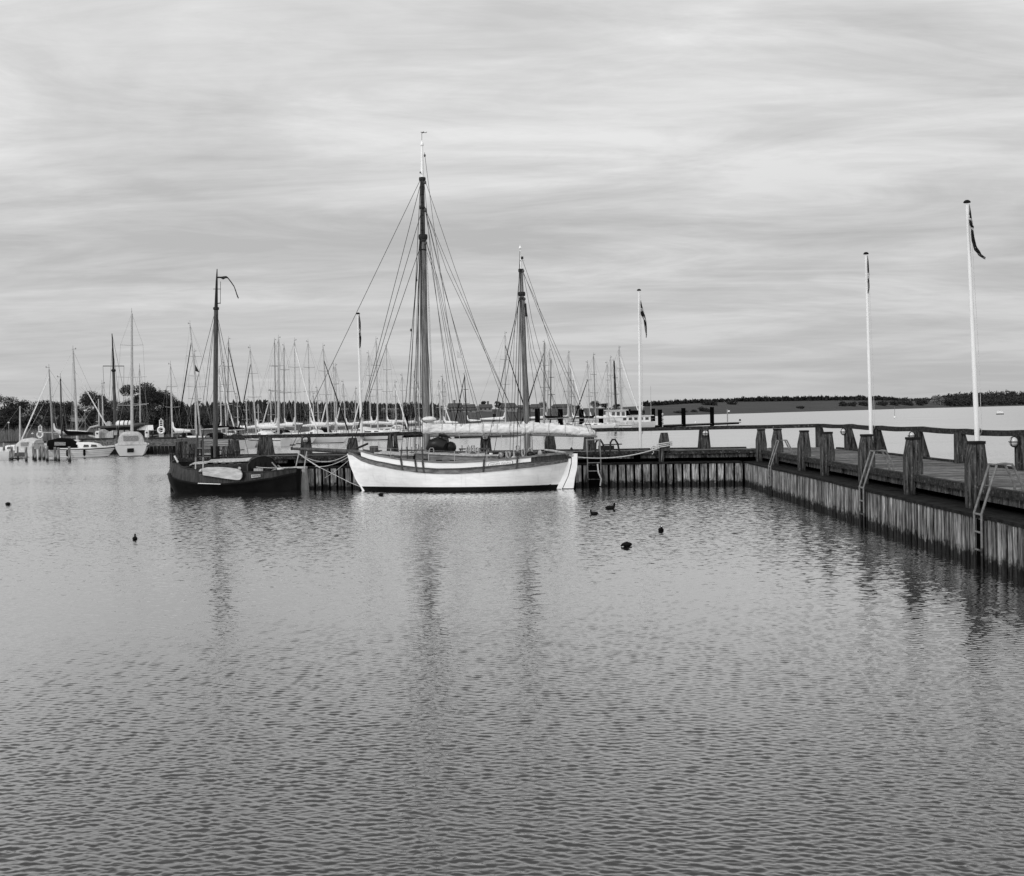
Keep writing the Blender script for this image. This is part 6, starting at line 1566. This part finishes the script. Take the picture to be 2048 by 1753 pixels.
for px, yt, f, w, lf, lab, n in ((1357, 824.5, .10, 36, LEAF, 'long low bush on the far shore left of a round bush', 700), (1387, 821, .12, 12, LEAF, 'tiny bush on the far field left of the round one', 300), (1412, 815.5, .12, 26, LEAF, 'round dark bush on the far field behind the lone pile', 900),
                          (1420, 803, .62, 34, LEAF, 'dark clump near the ridge left of the spire tree', 700), (1463, 801, .62, 24, LEAF, 'dark clump on the ridge beside the spire tree', 600), (1600, 814, .16, 14, LEAF, 'small bush on the far shore left of the second flagpole', 300),
                          (1685, 804.5, .26, 20, LEAF, 'left dark bush of the far hedge before the second flagpole', 500), (1703, 804.5, .26, 18, LEAF, 'middle dark bush of the far hedge before the second flagpole', 500), (1728, 803.5, .26, 26, LEAF, 'right dark bush of the far hedge before the second flagpole', 500),
                          (1764, 803, .26, 26, LEAF, 'dark hedge bush just right of the second flagpole', 500), (1790, 802.5, .26, 28, LEAF, 'long dark hedge bush between the two right flagpoles', 500), (1814, 802.5, .26, 26, LEAF, 'dark hedge bush left of the pale tree, farther one', 500),
                          (1842, 800, .22, 26, LEAF, 'tall dark bush left of the pale tree', 700), (1876, 791.5, .28, 24, LEAFP, 'pale budding tree in front of the headland wood', 900), (2040, 792, .3, 30, LEAFM, 'rounded lighter tree of the headland wood at the right edge', 800)):
    D = lerp(SHORE(px), RIDGE_D(px), f); tree('bush' if 'bush' in lab or 'clump' in lab else 'broadleaf_tree', lab, px, yt, D, w, lf, n=n, group='bushes on the far fields', low=.1, size=.0011 * D, cat='bush' if 'bush' in lab or 'clump' in lab else 'tree')
D = RIDGE_D(1472) * .95; zb = ground_z(1472, D); t = thing('conifer', 'lone spire-topped conifer on the ridge left of the fields', 'tree', V((xat(1472, D, zb), D, zb))); h = at(1472, 795, D).z - zb
m = MB(); conifer(m, 0, 0, h * .08, h * .92, h * .2); m.build('crown', NEEDLE, t); m = MB(); m.tube([(0, 0, -.5), (0, 0, h * .6)], [h * .03, h * .01], 6); m.build('trunk', BARK, t)

# ---- the farm on the hill
def house(px0, px1, y_ridge, y_eave, y_base, D, lab, wall, roof, chim=None, wins=0, hip=.0, name='farmhouse'):
    pc = (px0 + px1) / 2; zb = at(pc, y_base, D).z; x0, x1 = at(px0, y_base, D).x, at(px1, y_base, D).x; ze, zr = at(pc, y_eave, D).z - zb, at(pc, y_ridge, D).z - zb
    c = V(((x0 + x1) / 2, D, zb)); w = (x1 - x0) / 2; dp = min(6.0, w * .9); t = thing(name, lab, 'house' if 'barn' not in name else 'barn', c, 0, 'farm buildings on the hill')
    m = MB(); m.box((0, 0, (ze - 6) / 2), (2 * w, 2 * dp, ze + 6))
    if hip == 0: m.prism([(-dp, ze), (dp, ze), (0, zr - .1)], lambda a, b: V((-w, a, b)), lambda a, b: V((w, a, b)))
    m.build('wall', wall, t)
    m = MB(); h_ = hip * w; e = .5
    m.loft([[V((-w - e, -dp - e, ze - .15)), V((-w + h_, 0, zr)), V((-w + h_, 0, zr + .35)), V((-w - e, -dp - e, ze + .2))], [V((w + e, -dp - e, ze - .15)), V((w - h_, 0, zr)), V((w - h_, 0, zr + .35)), V((w + e, -dp - e, ze + .2))]])
    m.loft([[V((-w - e, dp + e, ze - .15)), V((-w + h_, 0.01, zr)), V((-w + h_, 0.01, zr + .35)), V((-w - e, dp + e, ze + .2))], [V((w + e, dp + e, ze - .15)), V((w - h_, 0.01, zr)), V((w - h_, 0.01, zr + .35)), V((w + e, dp + e, ze + .2))]])
    ro = m.build('roof', roof, t)
    if chim is not None:
        m = MB(); x = lerp(-w, w, chim); m.box((x, 0, zr + .6), (1.2, 1.2, 2.6)); m.box((x, 0, zr + 1.95), (1.5, 1.5, .3)); m.build('chimney', BRICKW, ro)
    for i in range(wins):
        m = MB(); m.box((lerp(-w, w, (i + .5) / wins), -dp - .03, ze * .55), (1.1, .12, 1.3)); m.build('window', WINDOW, t)
house(897, 924, 807.5, 814.5, 822, 690, 'pale farmhouse with tall chimney in front of the skyline right of the wood', RENDER, ROOFT, .45, 4)
house(892, 952, 818.5, 820, 824.5, 672, 'long low pale outbuilding below the farmhouse', RENDER, ROOFT, None, 3, name='outbuilding')
house(926, 950, 809.5, 815, 821, 702, 'dark-roofed house close right of the farmhouse', BRICKW, ROOFT, None, 2)
house(958, 984, 809.5, 815, 821, 716, 'house with broad dark roof beside the arched barn', RENDER, ROOFT, .7, 3)
house(1000, 1034, 807, 814.5, 820, 740, 'big barn with hipped dark roof behind the mizzen stays', RENDER, ROOFT, None, 3, .25, name='farm_barn')
house(1036, 1062, 811, 815, 820, 752, 'low barn between the big barn and the mizzen mast', BRICKW, ROOFT, None, 2, name='farm_barn')
house(1062, 1081, 809, 815, 819.5, 764, 'gabled house just right of the mizzen mast', RENDER, ROOFT, None, 2)
house(1104, 1146, 809, 814, 818.5, 800, 'long dark barn with wide roof between two pale masts', BRICKW, ROOFD, None, 0, .15, name='farm_barn')
c0_ = at(953, 822, 704); t = thing('arched_barn', 'pale arched barn front between two dark roofs', 'barn', c0_, 0, 'farm buildings on the hill'); r = (at(958.5, 822, 704).x - at(947.5, 822, 704).x) / 2; hh = at(953, 812, 704).z - c0_.z
m = MB(); m.prism([(-r, -4)] + [(-r * math.cos(a), hh * .3 + hh * .7 * math.sin(a)) for a in [math.pi * k / 10 for k in range(11)]] + [(r, -4)], lambda a, b: V((a, -5, b)), lambda a, b: V((a, 5, b))); m.build('shell', RENDER, t)
m = MB(); m.prism([(-r * .35, 0), (r * .35, 0), (r * .35, hh * .5), (-r * .35, hh * .5)], lambda a, b: V((a, -5.1, b)), lambda a, b: V((a, -4.9, b))); m.build('door', BRICKW, t)
for px, yt, w, lab, lf in ((966, 803, 18, 'bare round tree above the farm roofs, left one', LEAFM), (998, 802, 16, 'bare round tree above the farm roofs, right one', LEAFM), (1086, 804, 18, 'pale bare tree right of the gabled house', LEAFM), (1190, 803, 22, 'leaning dark tree on the hill behind the black headsail', LEAF), (1210, 808, 16, 'low dark tree left of the workboat on the hill', LEAF), (1232, 810, 16, 'low rounded tree on the hill behind the black mast', LEAF), (1152, 812, 18, 'low tree at the right end of the long dark barn', LEAF)):
    D = RIDGE_D(px) * .97; tree('hill_tree', lab, px, yt, D, w, lf, n=360, group='trees around the farm', bare=1.2 if lf is LEAFM else .3, size=.0011 * D, low=.3)
